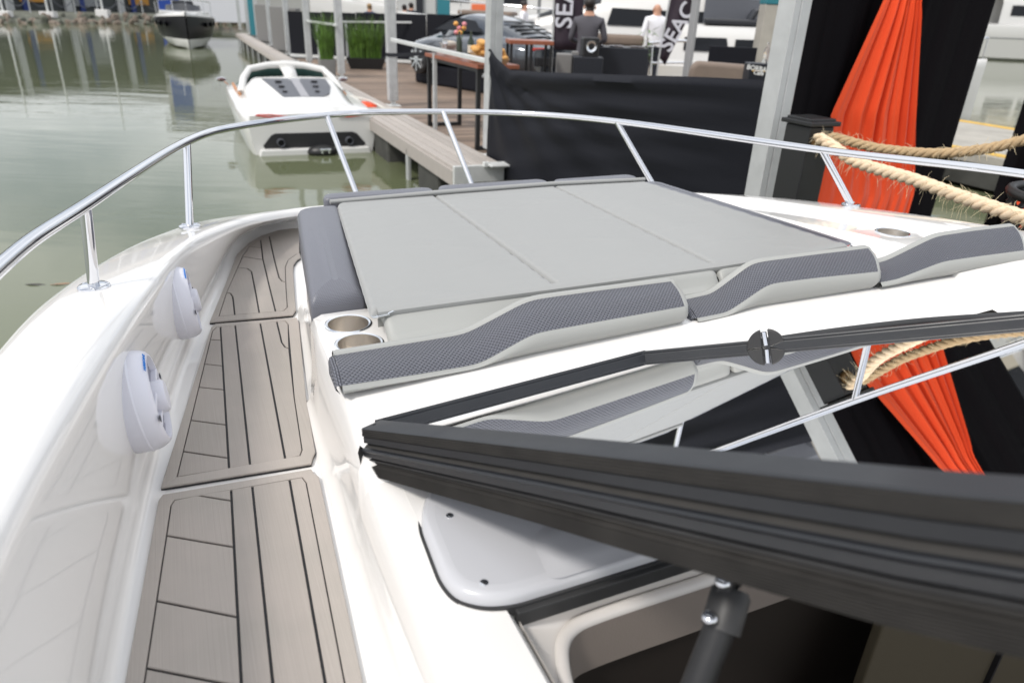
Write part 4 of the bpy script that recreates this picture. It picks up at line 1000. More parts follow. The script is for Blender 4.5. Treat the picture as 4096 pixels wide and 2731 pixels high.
# ================================================================ WHITE SPORTS-CAR BOAT
def car_boat(name, label, loc, rz, body, white):
    t = thing(name, label, 'boat', loc, rz)
    # hull stations: y, chine half width, shoulder half width, shoulder z, deck edge half width, deck edge z, centre z
    stn_ = [(0, .82, .885, .44, .83, .53, .55), (.12, .85, .93, .45, .85, .545, .575), (.5, .87, .965, .47, .86, .56, .61), (1.0, .88, .985, .50, .86, .57, .64), (1.7, .88, 1.0, .53, .86, .58, .62), (2.4, .87, 1.0, .55, .87, .60, .60), (3.0, .85, .99, .56, .88, .62, .60), (3.5, .76, .93, .52, .80, .60, .62), (4.0, .60, .78, .45, .62, .54, .57), (4.35, .40, .55, .38, .42, .45, .48), (4.5, .2, .3, .32, .22, .38, .39)]
    rows_ = []
    for y, c, sh, sz, de, dz, cz in stn_:
        half = [(0, -.30), (c*.6, -.20), (c, -.02), (c+(sh-c)*.5, .16), (sh*.99, sz-.12), (sh, sz), (sh*.975, sz+.045), (de+.03, dz-.004), (de, dz), (de*.6, dz+(cz-dz)*.7), (0, cz)]
        rows_.append([(x, y, z) for x, z in half[::-1]] + [(-x, y, z) for x, z in half[1:]])
    mb = MB(); mb.loft(rows_); mb.add(rows_[0], [list(range(len(rows_[0])))]); mb.build('hull', body, t, smooth=40)
    # rear hood hump
    rows_ = []
    for y, b, tp_, zt in ((.30, .66, .58, .52), (.42, .72, .58, .605), (.6, .76, .58, .635), (.9, .78, .58, .67), (1.3, .80, .58, .755), (1.7, .82, .60, .835), (1.95, .82, .60, .855), (2.05, .80, .58, .83), (2.12, .78, .56, .62)):
        rows_.append([(-b, y, .50), (-(b+tp_)/2-.03, y, .53+(zt-.53)*.55), (-tp_-.03, y, zt-.03), (-tp_+.03, y, zt-.002), (-tp_*.5, y, zt+.012), (0, y, zt+.016), (tp_*.5, y, zt+.012), (tp_-.03, y, zt-.002), (tp_+.03, y, zt-.03), ((b+tp_)/2+.03, y, .53+(zt-.53)*.55), (b, y, .50)])
    mb = MB(); mb.loft(rows_); mb.build('engine_hood', body, t, smooth=50)
    hz = lambda y: .67 + (y-.9)*.2063 + .022 if y < 1.7 else .857
    pn = [(-.28, .84), (.30, .84), (.42, 1.0), (.50, 1.35), (.49, 1.74), (-.49, 1.74)]
    mb = MB(); mb.add([(x, y, hz(y)) for x, y in pn] + [(x, y, hz(y)-.02) for x, y in pn], [list(range(6))] + [(i, (i+1) % 6, 6+(i+1) % 6, 6+i) for i in range(6)]); pan = mb.build('hood_panel', GREYP, t)
    mb = MB(); mb.add([(-.03, .84, hz(.84)+.004), (.09, .84, hz(.84)+.004), (.06, 1.74, hz(1.74)+.004), (-.06, 1.74, hz(1.74)+.004)], [(0, 1, 2, 3)]); mb.build('centre_stripe', mat('grey_stripe', (.30, .30, .32), .4), pan)
    for x in (-.24, .26):
        for y, r_ in ((1.08, .036), (1.32, .046), (1.56, .052)):
            mb = MB(); mb.lathe([(.0001, .0), (r_*.8, .0), (r_, .008), (r_*1.1, .004)], 16, Matrix.Translation((x*(1+.28*(y-1.2)), y, hz(y)+.003))); mb.build('vent_hole', CAULK, pan, smooth=40)
    # roll hoop, windscreen, side openings
    mb = MB(); mb.tube([(-.80, 2.05, .60), (-.72, 2.35, .80), (-.60, 2.55, .93), (-.30, 2.62, .985), (0, 2.64, 1.0), (.30, 2.62, .985), (.60, 2.55, .93), (.72, 2.35, .80), (.80, 2.05, .60)], [.07, .06, .055, .055, .06, .055, .055, .06, .07], 10); mb.build('roof_hoop', body, t, smooth=70)
    mb = MB(); mb.loft([[(-.10, 2.0, .85), (0, 2.0, .86), (.10, 2.0, .85)], [(-.11, 2.35, .95), (0, 2.35, .97), (.11, 2.35, .95)], [(-.14, 2.62, 1.0), (0, 2.62, 1.015), (.14, 2.62, 1.0)]]); q = mb.build('roof_spine', body, t, smooth=60); m_ = q.modifiers.new('solid', 'SOLIDIFY'); m_.thickness = .05; m_.offset = -1
    mb = MB(); mb.loft([[(-.58, 2.66, .93), (-.3, 2.70, .98), (0, 2.72, .99), (.3, 2.70, .98), (.58, 2.66, .93)], [(-.80, 3.35, .60), (-.4, 3.55, .62), (0, 3.6, .63), (.4, 3.55, .62), (.80, 3.35, .60)]]); mb.build('windscreen', TEALG, t, smooth=60)
    for sg in (-1, 1):
        mb = MB(); mb.add([(sg*.80, 2.12, .60), (sg*.70, 2.40, .80), (sg*.60, 2.60, .90), (sg*.78, 3.2, .64)], [(0, 1, 2, 3)]); mb.build('side_window', TEALG, t)
        mb = MB(); mb.tube([(sg*.83, 1.9, .60), (sg*.845, 2.6, .625), (sg*.84, 3.25, .63)], .025, 8); mb.build('cockpit_trim', TANL, t, smooth=60)
        mb = MB(); mb.ellip((sg*1.03, 3.05, .72), (.085, .05, .04), 12, 8); mb.bar((sg*.92, 3.06, .62), (sg*1.0, 3.05, .70), .02, .02); mr_ = mb.build('wing_mirror', CHROME, t, smooth=60)
        mb = MB(); mb.ellip((sg*1.03, 3.02, .72), (.07, .028, .03), 12, 6); mb.build('mirror_glass', mat('mirror_glass_dark', (.10, .05, .05), .1), mr_, smooth=60)
        # thin red tail-light outline
        pt = [(.34, .512), (.46, .524), (.56, .545), (.76, .548), (.78, .540), (.68, .522), (.50, .500)]
        mb = MB(); mb.tube([(sg*x, -.012-.10*max(0, x-.6), z+.0) for x, z in pt], .0085, 6, closed=True); mb.build('tail_light', REDL, t)
    bp = [(-.70, .09), (.70, .09), (.72, .125), (.60, .265), (.54, .29), (-.54, .29), (-.60, .265), (-.72, .125)]
    X = Matrix.Rotation(math.pi/2, 4, 'X')
    mb = MB(); mb.prism(bp, .004, .02, xf=X); pb_ = mb.build('transom_panel', CAULK, t, bevel=.004)
    for x in (-.48, .48):
        mb = MB(); mb.lathe([(.055, .0), (.055, .10), (.045, .10), (.043, .02)], 20, Matrix.Translation((x, 0, .17)) @ X); mb.build('exhaust_pipe', GREYP, pb_, smooth=40)
    mb = MB(); mb.prism([(-.80, -.03), (.80, -.03), (.76, .085), (-.76, .085)], .0, .10, xf=X); mb.build('bumper_lip', body, t, bevel=.02)
    mb = MB(); mb.ellip((.08, -.12, .04), (.22, .14, .10), 14, 8); od = mb.build('outdrive', BLACKP, t, smooth=60)
    mb = MB(); mb.box((.10, -.23, .085), (.16, .06, .03)); mb.box((.05, -.24, .06), (.03, .04, .06)); mb.box((.15, -.24, .06), (.03, .04, .06)); mb.build('drive_bracket', ALU, od, bevel=.008)
    return t
car_boat('sports_car_boat', 'white sports-car shaped boat with grey vented hood moored at the dock', dk(1.60, 10.72, .0), DOCKANG, WHITEB, True)
# its mooring gear on the kerb
ml_ = thing('mooring_flag', 'orange-red cloth on the kerb under the white mooring line', 'cloth', dk(2.72, 11.9, DZ), DOCKANG)
mb = MB(); mb.loft([[(-.16, -.22, .05), (.0, -.30, .04)], [(-.15, .06, .09), (.08, 0, .06)], [(-.10, .34, .06), (.06, .28, .05)]]); q = mb.build('cloth_sheet', REDC, ml_, smooth=60); m_ = q.modifiers.new('s', 'SOLIDIFY'); m_.thickness = .01
ln_ = thing('mooring_line', 'white mooring line coiled on the kerb beside the sports-car boat', 'rope', dk(2.6, 11.2, DZ), DOCKANG)
mb = MB(); mb.tube(cr([(-.15, 2.3, .10), (-.1, 1.5, .10), (.05, .6, .12), (.12, -.1, .09), (.2, -.3, .06)], 8), .014, 6)
for k in range(5):
    r_ = .10+.02*k; mb.tube([(.15+r_*math.cos(a), -.35+r_*.8*math.sin(a), .05+.012*k) for a in [i*2*math.pi/20 for i in range(20)]], .013, 6, closed=True)
mb.build('line_coil', mat('white_line', (.62, .60, .55), .8), ln_, smooth=60)
fe = thing('blue_fender', 'small blue fender hanging between the white boat and the dock', 'fender', dk(2.44, 10.9, .2), 0)
mb = MB(); mb.ellip((0, 0, 0), (.07, .07, .15), 12, 8); mb.build('fender_body', mat('blue_fender_vinyl', (.01, .12, .42), .4), fe, smooth=60)
mb = MB(); mb.tube([(0, 0, .14), (.05, .02, .3)], .008, 6); mb.build('fender_cord', ROPE2, fe)

# ================================================================ SECOND (SILVER) CAR BOAT on the dock
def silver_car():
    t = thing('sports_car_boat', 'dark steel-blue sports-car boat displayed on the dock behind the bar table', 'boat', (0, 0, 0), 0)
    rows_ = []
    for y, hw, zs, zt in ((0, .70, .62, .70), (.15, .86, .66, .78), (.6, .97, .70, .86), (1.2, 1.0, .70, .90), (1.9, .98, .70, .88), (2.6, .96, .68, .84), (3.2, .94, .66, .80), (3.8, .86, .58, .72), (4.2, .66, .5, .6), (4.4, .35, .44, .5)):
        half = [(0, .22), (hw*.8, .25), (hw*.97, .38), (hw, zs), (hw*.93, zs+.07), (hw*.7, zt), (0, zt+.03)]
        rows_.append([(x, y, z) for x, z in half[::-1]] + [(-x, y, z) for x, z in half[1:]])
    mb = MB(); mb.loft(rows_); mb.add(rows_[0], [list(range(len(rows_[0])))]); mb.build('body', SILVER, t, smooth=50)
    rows_ = []
    for y, b, tp_, zt in ((.55, .60, .50, .88), (1.1, .72, .55, 1.06), (1.7, .78, .55, 1.20), (2.2, .78, .56, 1.25), (2.6, .78, .55, 1.20), (3.2, .76, .56, .88)):
        rows_.append([(-b, y, .80), (-tp_-.05, y, zt-.06), (-tp_*.8, y, zt), (0, y, zt+.03), (tp_*.8, y, zt), (tp_+.05, y, zt-.06), (b, y, .80)])
    mb = MB(); mb.loft(rows_); mb.build('cabin', SILVER, t, smooth=50)
    for sg in (-1, 1):
        mb = MB(); mb.add([(sg*.775, 1.45, .93), (sg*.69, 1.75, 1.13), (sg*.68, 2.3, 1.17), (sg*.70, 2.6, 1.12), (sg*.79, 3.0, .92)], [(0, 1, 2, 3, 4)]); q = mb.build('side_window', DARKG, t); q.location = (sg*.03, 0, .0)
        mb = MB(); mb.add([(sg*.70, 1.0, .92), (sg*.66, 1.35, 1.05), (sg*.73, 1.35, .93)], [(0, 1, 2)]); q = mb.build('quarter_window', DARKG, t); q.location = (sg*.05, 0, 0)
        for y in (.85, 3.35):
            mb = MB(); mb.lathe([(.0001, .0), (.10, .01), (.26, .0), (.30, .02), (.30, .14), (.26, .16), (.0001, .16)], 24, Matrix.Translation((sg*.99 - (.08 if sg > 0 else -.08), y, .30)) @ Matrix.Rotation(sg*math.pi/2, 4, 'Y')); wh = mb.build('wheel', BLACKP, t, smooth=40)
            mb = MB()
            for k in range(8): mb.bar(Vector((sg*1.09, y, .30)), Vector((sg*1.09, y+.24*math.cos(k*.785), .30+.24*math.sin(k*.785))), .03, .05, upv=(sg, 0, 0))
            mb.build('rim_spokes', ALU, wh)
        mb = MB(); mb.box((sg*.55, .02, .70), (.30, .03, .05)); mb.build('tail_light', REDL, t, bevel=.01)
    for k in range(4):
        mb = MB(); mb.box((0, .72+.17*k, .965+.058*k), (.80, .07, .02), R=Matrix.Rotation(.33, 3, 'X')); mb.build('rear_louvre', BLACKP, t, bevel=.005)
    mb = MB(); mb.loft([[(-.52, 2.62, 1.20), (0, 2.66, 1.235), (.52, 2.62, 1.20)], [(-.72, 3.22, .88), (0, 3.3, .90), (.72, 3.22, .88)]]); q = mb.build('windscreen', DARKG, t, smooth=60); q.location = (0, .03, .02)
    mb = MB(); mb.box((0, -.01, .48), (1.3, .05, .16)); mb.build('rear_grille', CAULK, t, bevel=.02)
    return t
sc_ = silver_car(); sc_.location = ypt(2235, 300, 14.2); sc_.location.z = DZ+.22; sc_.rotation_euler = (0, 0, math.radians(42)); sc_.scale = (.95, .95, .95)
sk = thing('display_skirt', 'black cloth plinth under the dark steel-blue car boat', 'plinth', sc_.location - Vector((0, 0, .22)), math.radians(42))
mb = MB(); mb.prism([(-.75, .35), (.75, .35), (.75, 3.7), (-.75, 3.7)], 0, .40); mb.build('plinth_cloth', BLKFAB, sk, bevel=.05)

# ================================================================ BAR TABLE AND WHAT STANDS ON IT
TZ = dsp(1712, 214, 9.85).z
tb = thing('bar_table', 'tall bar table with red-brown wooden top and black steel frame behind the handrail', 'table', dk(3.28, 8.95, DZ), DOCKANG)
hh = TZ-DZ
mb = MB(); mb.box((0, 0, hh-.02), (.52, 2.0, .045)); mb.build('table_top', WOODT, tb, bevel=.005)
mb = MB(); mb.box((0, 0, hh-.065), (.46, 1.94, .04)); mb.build('table_apron', BLACKP, tb)
for sg in (-1, 1):
    mb = MB(); y = sg*.94
    for x in (-.22, .22): mb.box((x, y, (hh-.05)/2), (.05, .05, hh-.05))
    mb.box((0, y, .025), (.40, .048, .048)); mb.build('leg_frame', BLACKP, tb, bevel=.004)
bt = thing('bar_table', 'black-framed bar table just right of the dock post behind the fabric screen', 'table', ypt(2110, 330, 10.5), math.radians(8)); bt.location.z = DZ
hb = ypt(2110, 162, 10.5).z-DZ
mb = MB(); mb.box((0, 0, hb-.02), (.60, .5, .05)); mb.build('table_top', WOODT, bt, bevel=.005)
for x in (-.27, 0, .27):
    mb = MB()
    for y in (-.22, .22): mb.box((x, y, (hb-.04)/2), (.035, .035, hb-.04))
    mb.build('leg_frame', BLACKP, bt)
st_ = thing('bar_stool', 'thin black bar stool behind the wooden bar table', 'stool', dk(3.95, 8.7, DZ), DOCKANG)
mb = MB(); mb.box((0, 0, .76), (.34, .34, .04)); mb.build('seat', WOODT, st_, bevel=.01)
for x, y in ((-.15, -.15), (.15, -.15), (.15, .15), (-.15, .15)):
    mb = MB(); mb.bar((x*1.15, y*1.15, 0), (x, y, .74), .022, .022); mb.build('leg', BLACKP, st_)
mb = MB()
for a, b in (((-.165, -.165), (.165, -.165)), ((.165, -.165), (.165, .165)), ((.165, .165), (-.165, .165)), ((-.165, .165), (-.165, -.165))): mb.bar((*a, .28), (*b, .28), .018, .018)
mb.build('foot_ring', BLACKP, st_)
def on_table(dx, dy): return dk(3.28+dx, 8.95+dy, TZ+.003)
def lathe_thing(name, label, cat, loc, prof, m_, part, group=None):
    t = thing(name, label, cat, loc, 0, group); mb = MB(); mb.lathe(prof, 18); mb.build(part, m_, t, smooth=40); return t
b1 = lathe_thing('wine_bottle', 'dark wine bottle on the wooden bar table', 'bottle', on_table(.05, .05), [(.0001, 0), (.04, 0), (.04, .19), (.015, .25), (.014, .31), (.0001, .31)], BOTTLE, 'bottle_glass')
mb = MB(); mb.lathe([(.0405, .06), (.0405, .15)], 18); mb.build('bottle_label', mat('paper_label', (.6, .55, .45), .7), b1)
b1 = lathe_thing('wine_bottle', 'second dark bottle beside the first on the bar table', 'bottle', on_table(-.05, .2), [(.0001, 0), (.038, 0), (.038, .18), (.014, .24), (.013, .30), (.0001, .30)], BOTTLE, 'bottle_glass')
b2 = lathe_thing('ice_bowl', 'glass ice bowl at the far end of the bar table', 'bowl', on_table(.0, .72), [(.05, 0), (.10, .05), (.14, .14), (.135, .145), (.09, .05), (.0001, .03)], GLASSM, 'bowl_glass')
mb = MB(); mb.ellip((0, 0, .12), (.11, .11, .05), 12, 6); mb.build('bowl_fill', mat('pale_fill', (.45, .40, .34), .6), b2, smooth=60)
fl = thing('flower_stem', 'pink and yellow flowers in a glass on the bar table', 'flowers', on_table(.02, .42), 0)
mb = MB(); mb.lathe([(.03, 0), (.04, .14), (.038, .14), (.0001, .01)], 14); mb.build('vase', GLASSM, fl, smooth=40)
for k in range(6):
    x, y = random.uniform(-.07, .07), random.uniform(-.07, .07); mb = MB(); mb.tube([(0, 0, .05), (x, y, .26+.05*(k % 3))], .003, 5, 1); mb.ellip((x, y, .28+.05*(k % 3)), (.032, .032, .028), 10, 6); mb.build('flower', [mat('flower_pink', (.65, .25, .28), .6) if k % 2 else mat('flower_yellow', (.7, .35, .08), .6), GRASSM], fl, smooth=60)
for dx, dy, lb in ((.05, -.30, 'basket of golden bread nearer the middle of the bar table'), (-.05, -.62, 'second basket of golden bread near the dock post'), (.08, -.88, 'small pile of bread at the near end of the bar table')):
    t = thing('bread_basket', lb, 'bread', on_table(dx, dy), 0, 'bread on the bar table'); sc2 = .7 if dy < -.8 else 1.
    mb = MB(); mb.lathe([(.0001, .0), (.09*sc2, .0), (.14*sc2, .08*sc2), (.13*sc2, .08*sc2), (.08*sc2, .015)], 16); mb.build('basket_bowl', ROPE2, t, smooth=40)
    for k in range(9):
        a = k*.7; r_ = .08*sc2*(k % 3)/2; mb = MB(); mb.ellip((r_*math.cos(a), r_*math.sin(a), .10*sc2+.035*(k % 4)*sc2), (.055*sc2, .045*sc2, .035*sc2), 10, 6); mb.build('bread_roll', BREAD, t, smooth=60)
for dx, dy, lb in ((-.12, .55, 'clear wine glass at the far end of the bar table'), (.15, -.12, 'clear wine glass beside the bread baskets')):
    lathe_thing('wine_glass', lb, 'glass', on_table(dx, dy), [(.035, 0), (.005, .01), (.005, .09), (.035, .13), (.033, .20), (.030, .20), (.030, .135), (.0001, .10)], GLASSM, 'glass_bowl')

# ================================================================ PLANTERS
def grass_mesh(n, spread, hmin, hmax, sx, sy):
    mb = MB()
    for _ in range(n):
        x, y = random.uniform(-sx, sx), random.uniform(-sy, sy); h = hmin + (hmax-hmin)*random.random()**.7; a = math.atan2(y/sy+random.gauss(0, .6), x/sx+random.gauss(0, .6)); d = Vector((math.cos(a), math.sin(a), 0)); lean = random.uniform(.05, spread)*h; wv = Vector((-d.y, d.x, 0))*random.uniform(.005, .010)
        pts = [Vector((x, y, 0)) + d*lean*f_*f_ + Vector((0, 0, h*f_*(1-.12*f_*f_*lean))) for f_ in (0, .35, .7, 1)]
        P = []
        for q, k in zip(pts, (1, .9, .6, .05)): P += [q-wv*k, q+wv*k]
        mb.add(P, [(0, 1, 3, 2), (2, 3, 5, 4), (4, 5, 7, 6)])
    return mb
def planter(loc, rz, label, wd, dp, h, n, hmin, hmax, m_):
    t = thing('grass_planter', label, 'planter', loc, rz, 'planters of tall grass')
    mb = MB(); r0 = [(-wd*.40, -dp*.40), (wd*.40, -dp*.40), (wd*.40, dp*.40), (-wd*.40, dp*.40)]; r1 = [(x/.80, y/.80) for x, y in r0]
    mb.loft([[(x, y, 0) for x, y in r0], [(x, y, h) for x, y in r1], [(x*.93, y*.93, h) for x, y in r1], [(x*.9, y*.9, h-.04) for x, y in r1]], True); mb.add([(x, y, 0) for x, y in r0], [(0, 1, 2, 3)]); mb.add([(x*.9, y*.9, h-.04) for x, y in r1], [(0, 1, 2, 3)])
    mb.build('trough', m_, t, bevel=.02)
    g_ = grass_mesh(n, .55, hmin, hmax, wd*.42, dp*.3); o = g_.build('grass_blades', GRASSM, t, flip=False); o.location = (0, 0, h-.05); o.scale = (.92, .92, 1); o['kind'] = 'stuff'
L1_ = zpt(1466, 277, DZ)
planter(L1_, DOCKANG-.25, 'long black trough of tall green grass in front of the black hoarding', .98, .4, .27, 520, .35, 1.12, BLACKP)
L2_ = zpt(1312, 306, DZ)
planter(L2_, DOCKANG, 'smaller grey pot of tall green grass beside the dock post', .36, .36, .36, 240, .35, 1.1, GREYBOX)

# ================================================================ HOARDINGS, CABINETS, FAR DOCK THINGS
def pxbox(name, label, cat, x0, y0, x1, y1, Y, dep, m_, part='panel', grd=None, rz=0., bev=.01, group=None):
    a, b = ypt(x0, y1, Y), ypt(x1, y0, Y); z0 = a.z if grd is None else grd; ztop = (ypt((x0+x1)/2, y0, Y)).z
    t = thing(name, label, cat, ((a.x+b.x)/2, Y+dep/2, z0), rz, group); mb = MB(); mb.box((0, 0, (ztop-z0)/2), (abs(b.x-a.x), dep, ztop-z0)); mb.build(part, m_, t, bevel=bev); return t, abs(b.x-a.x), ztop-z0
hd = thing('black_hoarding', 'long black hoarding across the dock behind the grass planters', 'hoarding', (0, 0, 0), 0)
a, b = ypt(1150, 45, 22.0), ypt(2000, 62, 21.0)
for i in range(6):
    p, q = a.lerp(b, i/6), a.lerp(b, (i+1)/6-.004); ang = math.atan2(q.y-p.y, q.x-p.x); mb = MB(); zt = p.z; mb.box(((p.x+q.x)/2, (p.y+q.y)/2, (zt+DZ)/2+.06), ((q-p).length, .05, zt-DZ-.12), rz=ang); mb.build('hoarding_panel', BLKFAB, hd, bevel=.006)
mb = MB(); mb.bar((a.x, a.y-.06, DZ+.08), (b.x, b.y-.06, DZ+.08), .08, .07); mb.build('base_rail', GALVW, hd)
for x0, x1, y0, m_, lb, Y in ((1092, 1136, 28, GREYBOX, 'grey cabinet on the far dock left of the black hoarding', 25.0), (1142, 1182, 34, GREYBOX, 'second grey cabinet on the far dock against the black hoarding', 24.0), (1035, 1062, 20, GREYBOX, 'narrow grey cabinet behind the third far dock post', 30.0)):
    pxbox('dock_cabinet', lb, 'cabinet', x0, y0, x1, 200, Y, .5, m_, 'cabinet_body', DZ, group='cabinets on the far dock')
pxbox('teal_banner', 'teal cloth banner standing behind the black hoarding', 'banner', 1745, -90, 1800, 48, 24, .03, TEAL, 'banner_cloth', .5)
pxbox('teal_banner', 'narrow teal banner among the far dock posts', 'banner', 998, -60, 1015, 100, 34, .03, TEAL, 'banner_cloth', .5)
pxbox('orange_sign', 'white and orange sign board behind the dark steel-blue car boat', 'sign', 1878, -40, 1960, 45, 23, .05, mat('sign_white', (.62, .60, .57), .5), 'sign_board', .5)
t, W_, H2 = pxbox('orange_sign', 'orange band sign in front of the white sign board', 'sign', 1886, 18, 1955, 42, 22.8, .04, mat('sign_orange', (.70, .16, .06), .5), 'sign_board')
pxbox('white_kiosk', 'pale grey kiosk behind the black hoarding with dark doorway', 'kiosk', 1590, -160, 1740, 50, 26, 1.5, mat('kiosk_grey', (.50, .50, .49), .6), 'kiosk_wall', .4)
pxbox('dark_door', 'dark open doorway in the pale kiosk', 'door', 1665, -100, 1690, 52, 25.9, .06, DARKBOX, 'door_leaf', .4)

# banners with lettering
def flag(name, label, quad, Y, txt, tpx, size, rot):
    P = [ypt(x, y, Y) for x, y in quad]; t = thing(name, label, 'banner', (P[-1].x, Y, DZ), 0, 'dark plum banners')
    off = Vector(t.location); mb = MB(); mb.loft([[P[0]-off, P[1]-off], [P[3]-off, P[2]-off]]); n_ = 8
    rows_ = []
    for j in range(n_+1):
        f_ = j/n_; l_, r_ = P[0].lerp(P[3], f_)-off, P[1].lerp(P[2], f_)-off; rows_.append([l_.lerp(r_, k/8)+Vector((0, .02*math.sin(k*.9+j*.3), 0)) for k in range(9)])
    cloth('banner_cloth', rows_, PENNANT, t)
    mb = MB(); mb.tube([P[0]-off+Vector((-.02, 0, 0)), P[3]-off+Vector((-.02, 0, 0)), Vector((P[3].x-off.x-.02, 0, 0))], .015, 8); mb.build('banner_pole', GALV, t)
    c = ypt(*tpx, Y)-off; lettering(txt, size, LETTER, t, Matrix.Translation(c+Vector((0, -.05, 0))) @ Matrix.Rotation(rot, 4, 'Y') @ Matrix.Rotation(math.pi/2, 4, 'X'), 'banner_lettering', .004, .006)
    return t
flag('banner', 'dark plum banner with vertical pale lettering beside the man in charcoal', [(2222, -120), (2338, -120), (2328, 205), (2214, 200)], 13.2, 'SEACAR', (2268, -75), .40, -math.pi/2)
flag('banner', 'leaning dark plum banner with pale lettering in front of the man in white', [(2690, -40), (2800, -20), (2660, 262), (2640, 235)], 13.0, 'SEACAR', (2738, 60), .34, math.radians(-64))

# low furniture seen above the fabric screen
pxbox('grey_box', 'grey box standing left of the black loudspeaker', 'box', 2225, 218, 2290, 300, 10.8, .35, GREYBOX, 'box_body', DZ)
pxbox('grey_box', 'small grey box directly beside the loudspeaker', 'box', 2288, 208, 2316, 235, 11.1, .2, GREYBOX, 'box_body')
t, W_, H2 = pxbox('bar_counter', 'low black counter under the loudspeaker', 'counter', 2290, 230, 2415, 300, 10.6, .4, DARKBOX, 'counter_body', DZ)
t, W_, H2 = pxbox('bar_counter', 'long dark navy bar counter with silver studs behind the fabric screen', 'counter', 2385, 192, 2598, 320, 12.2, .5, DARKBOX, 'counter_body', DZ)
for x in (2400, 2455, 2480, 2540, 2565):
    p = ypt(x, 188, 12.2)-Vector(t.location); mb = MB(); mb.box((p.x, -.15, H2+.015), (.12, .12, .03)); mb.build('chrome_clip', CHROME, t, bevel=.005)
lsp = thing('loudspeaker', 'black loudspeaker with a round silver cone on the low counter', 'loudspeaker', ypt(2355, 232, 10.75), .15)
mb = MB(); mb.box((0, 0, .13), (.23, .22, .27)); mb.build('cabinet', BLACKP, lsp, bevel=.02)
mb = MB(); mb.lathe([(.0001, -.02), (.05, .0), (.065, .012), (.078, .012), (.082, .0)], 24, Matrix.Translation((0, -.112, .15)) @ Matrix.Rotation(math.pi/2, 4, 'X')); mb.build('cone', ALU, lsp, smooth=40)
sf = thing('sofa', 'long brown sofa cushion behind the dark bar counter', 'sofa', ypt(2475, 185, 14.0), 0)
mb = MB(); mb.box((0, 0, .10), (.86, .38, .19)); mb.build('cushion', SOFA, sf, bevel=.07, seg=4)
mb = MB(); mb.box((0, 0, -.30), (.86, .4, .56)); mb.build('sofa_base', DARKBOX, sf, bevel=.03)
t = thing('sofa', 'brown fabric sofa back right of the grey column, above the fabric screen', 'sofa', ypt(2880, 300, 8.6), math.radians(-6)); t.location.z = DZ
zt = ypt(2820, 246, 8.6).z-DZ
mb = MB(); mb.prism([(-.38, .0), (.46, .0), (.46, zt-.06), (.40, zt-.02), (-.28, zt), (-.34, zt-.06)], -.1, .12, xf=Matrix.Rotation(math.pi/2, 4, 'X')); mb.build('sofa_back', SOFA, t, bevel=.05, seg=3)
mb = MB(); mb.box((.04, .45, .22), (.9, .7, .44)); mb.build('sofa_seat', SOFA, t, bevel=.05)
t, W_, H2 = pxbox('coffee_box', 'black box with white and yellow lettering beside the large post', 'box', 2990, 255, 3085, 330, 7.6, .22, DARKBOX, 'box_body', DZ)
wx = lambda x, y: ypt(x, y, 7.6)-Vector(t.location)
for txt, q, sz, m_, rot in (('BORBA', (3026, 275), .062, mat('letter_white', (.75, .75, .74), .5), .10), ('Café', (3034, 293), .055, MATS['letter_white'], .10)):
    p = wx(*q); lettering(txt, sz, m_, t, Matrix.Translation((p.x, -.116, p.z)) @ Matrix.Rotation(rot, 4, 'Y') @ Matrix.Rotation(math.pi/2, 4, 'X'), 'box_lettering', .001, .002)
p = wx(3030, 284); mb = MB(); mb.box((p.x+.01, -.114, p.z), (.13, .004, .012), rz=0); mb.build('yellow_line', YELL, t)
bw = lathe_thing('water_bottle', 'clear water bottle standing on the black lettered box', 'bottle', ypt(3060, 256, 7.7), [(.0001, 0), (.032, 0), (.032, .12), (.012, .16), (.012, .19), (.0001, .19)], GLASSM, 'bottle_body')
bw.location.z = ypt(3037, 255, 7.6).z+.002
# columns and fence at centre right
t, W_, H2 = pxbox('grey_column', 'smooth grey column left of the concrete pillar', 'column', 2768, -500, 2852, 246, 11.0, .24, mat('grey_column_paint', (.30, .305, .31), .5), 'column_shaft', DZ, rz=.1)
t, W_, H2 = pxbox('concrete_pillar', 'round concrete pile with teal band behind the large post', 'pillar', 3012, 18, 3120, 330, 10.5, .3, CONC, 'pile_body', 0.)
mb = MB(); mb.box((0, 0, H2+.13), (W_*1.02, .32, .26)); mb.build('teal_band', TEAL, t, bevel=.01)
t, W_, H2 = pxbox('dark_fence', 'dark cloth fence behind the brown sofa', 'fence', 2826, 188, 3030, 300, 10.2, .04, BLKFAB, 'fence_cloth', DZ, rz=-.10)
rl = thing('guard_rail', 'curved silver guard rail between the leaning banner and the grey column', 'rail', (0, 0, 0), 0)
Yg = 14.5; mb = MB(); mb.tube(cr([ypt(2590, 175, Yg), ypt(2660, 168, Yg), ypt(2740, 165, Yg), ypt(2762, 180, Yg), ypt(2760, 290, Yg)], 6), .028, 8); mb.tube([ypt(2600, 253, Yg), ypt(2755, 252, Yg)], .02, 8); mb.tube([ypt(2610, 176, Yg), ypt(2600, 300, Yg)], .02, 8); mb.build('rail_tube', ALU, rl, smooth=60)
pt_ = thing('potted_plant', 'slender leafy green plant beside the man in white', 'plant', ypt(2572, 300, 13.6), 0); pt_.location.z = DZ
mb = MB()
zt = ypt(2572, 118, 13.6).z-DZ
for k in range(60):
    a = random.uniform(0, 6.28); z = zt*random.uniform(.55, 1.0); l_ = random.uniform(.12, .26); d = Vector((math.cos(a), math.sin(a), random.uniform(-.6, .4))); c = Vector((random.uniform(-.06, .06), random.uniform(-.06, .06), z)); wv = d.cross(Vector((0, 0, 1))).normalized()*.018
    mb.add([c, c+d*l_*.5+wv, c+d*l_, c+d*l_*.5-wv], [(0, 1, 2, 3)])
mb.build('leaves', GRASSM, pt_, flip=False)
mb = MB(); mb.tube([(0, 0, 0), (.02, 0, zt*.9)], .012, 6); mb.build('stem', DECKB, pt_)

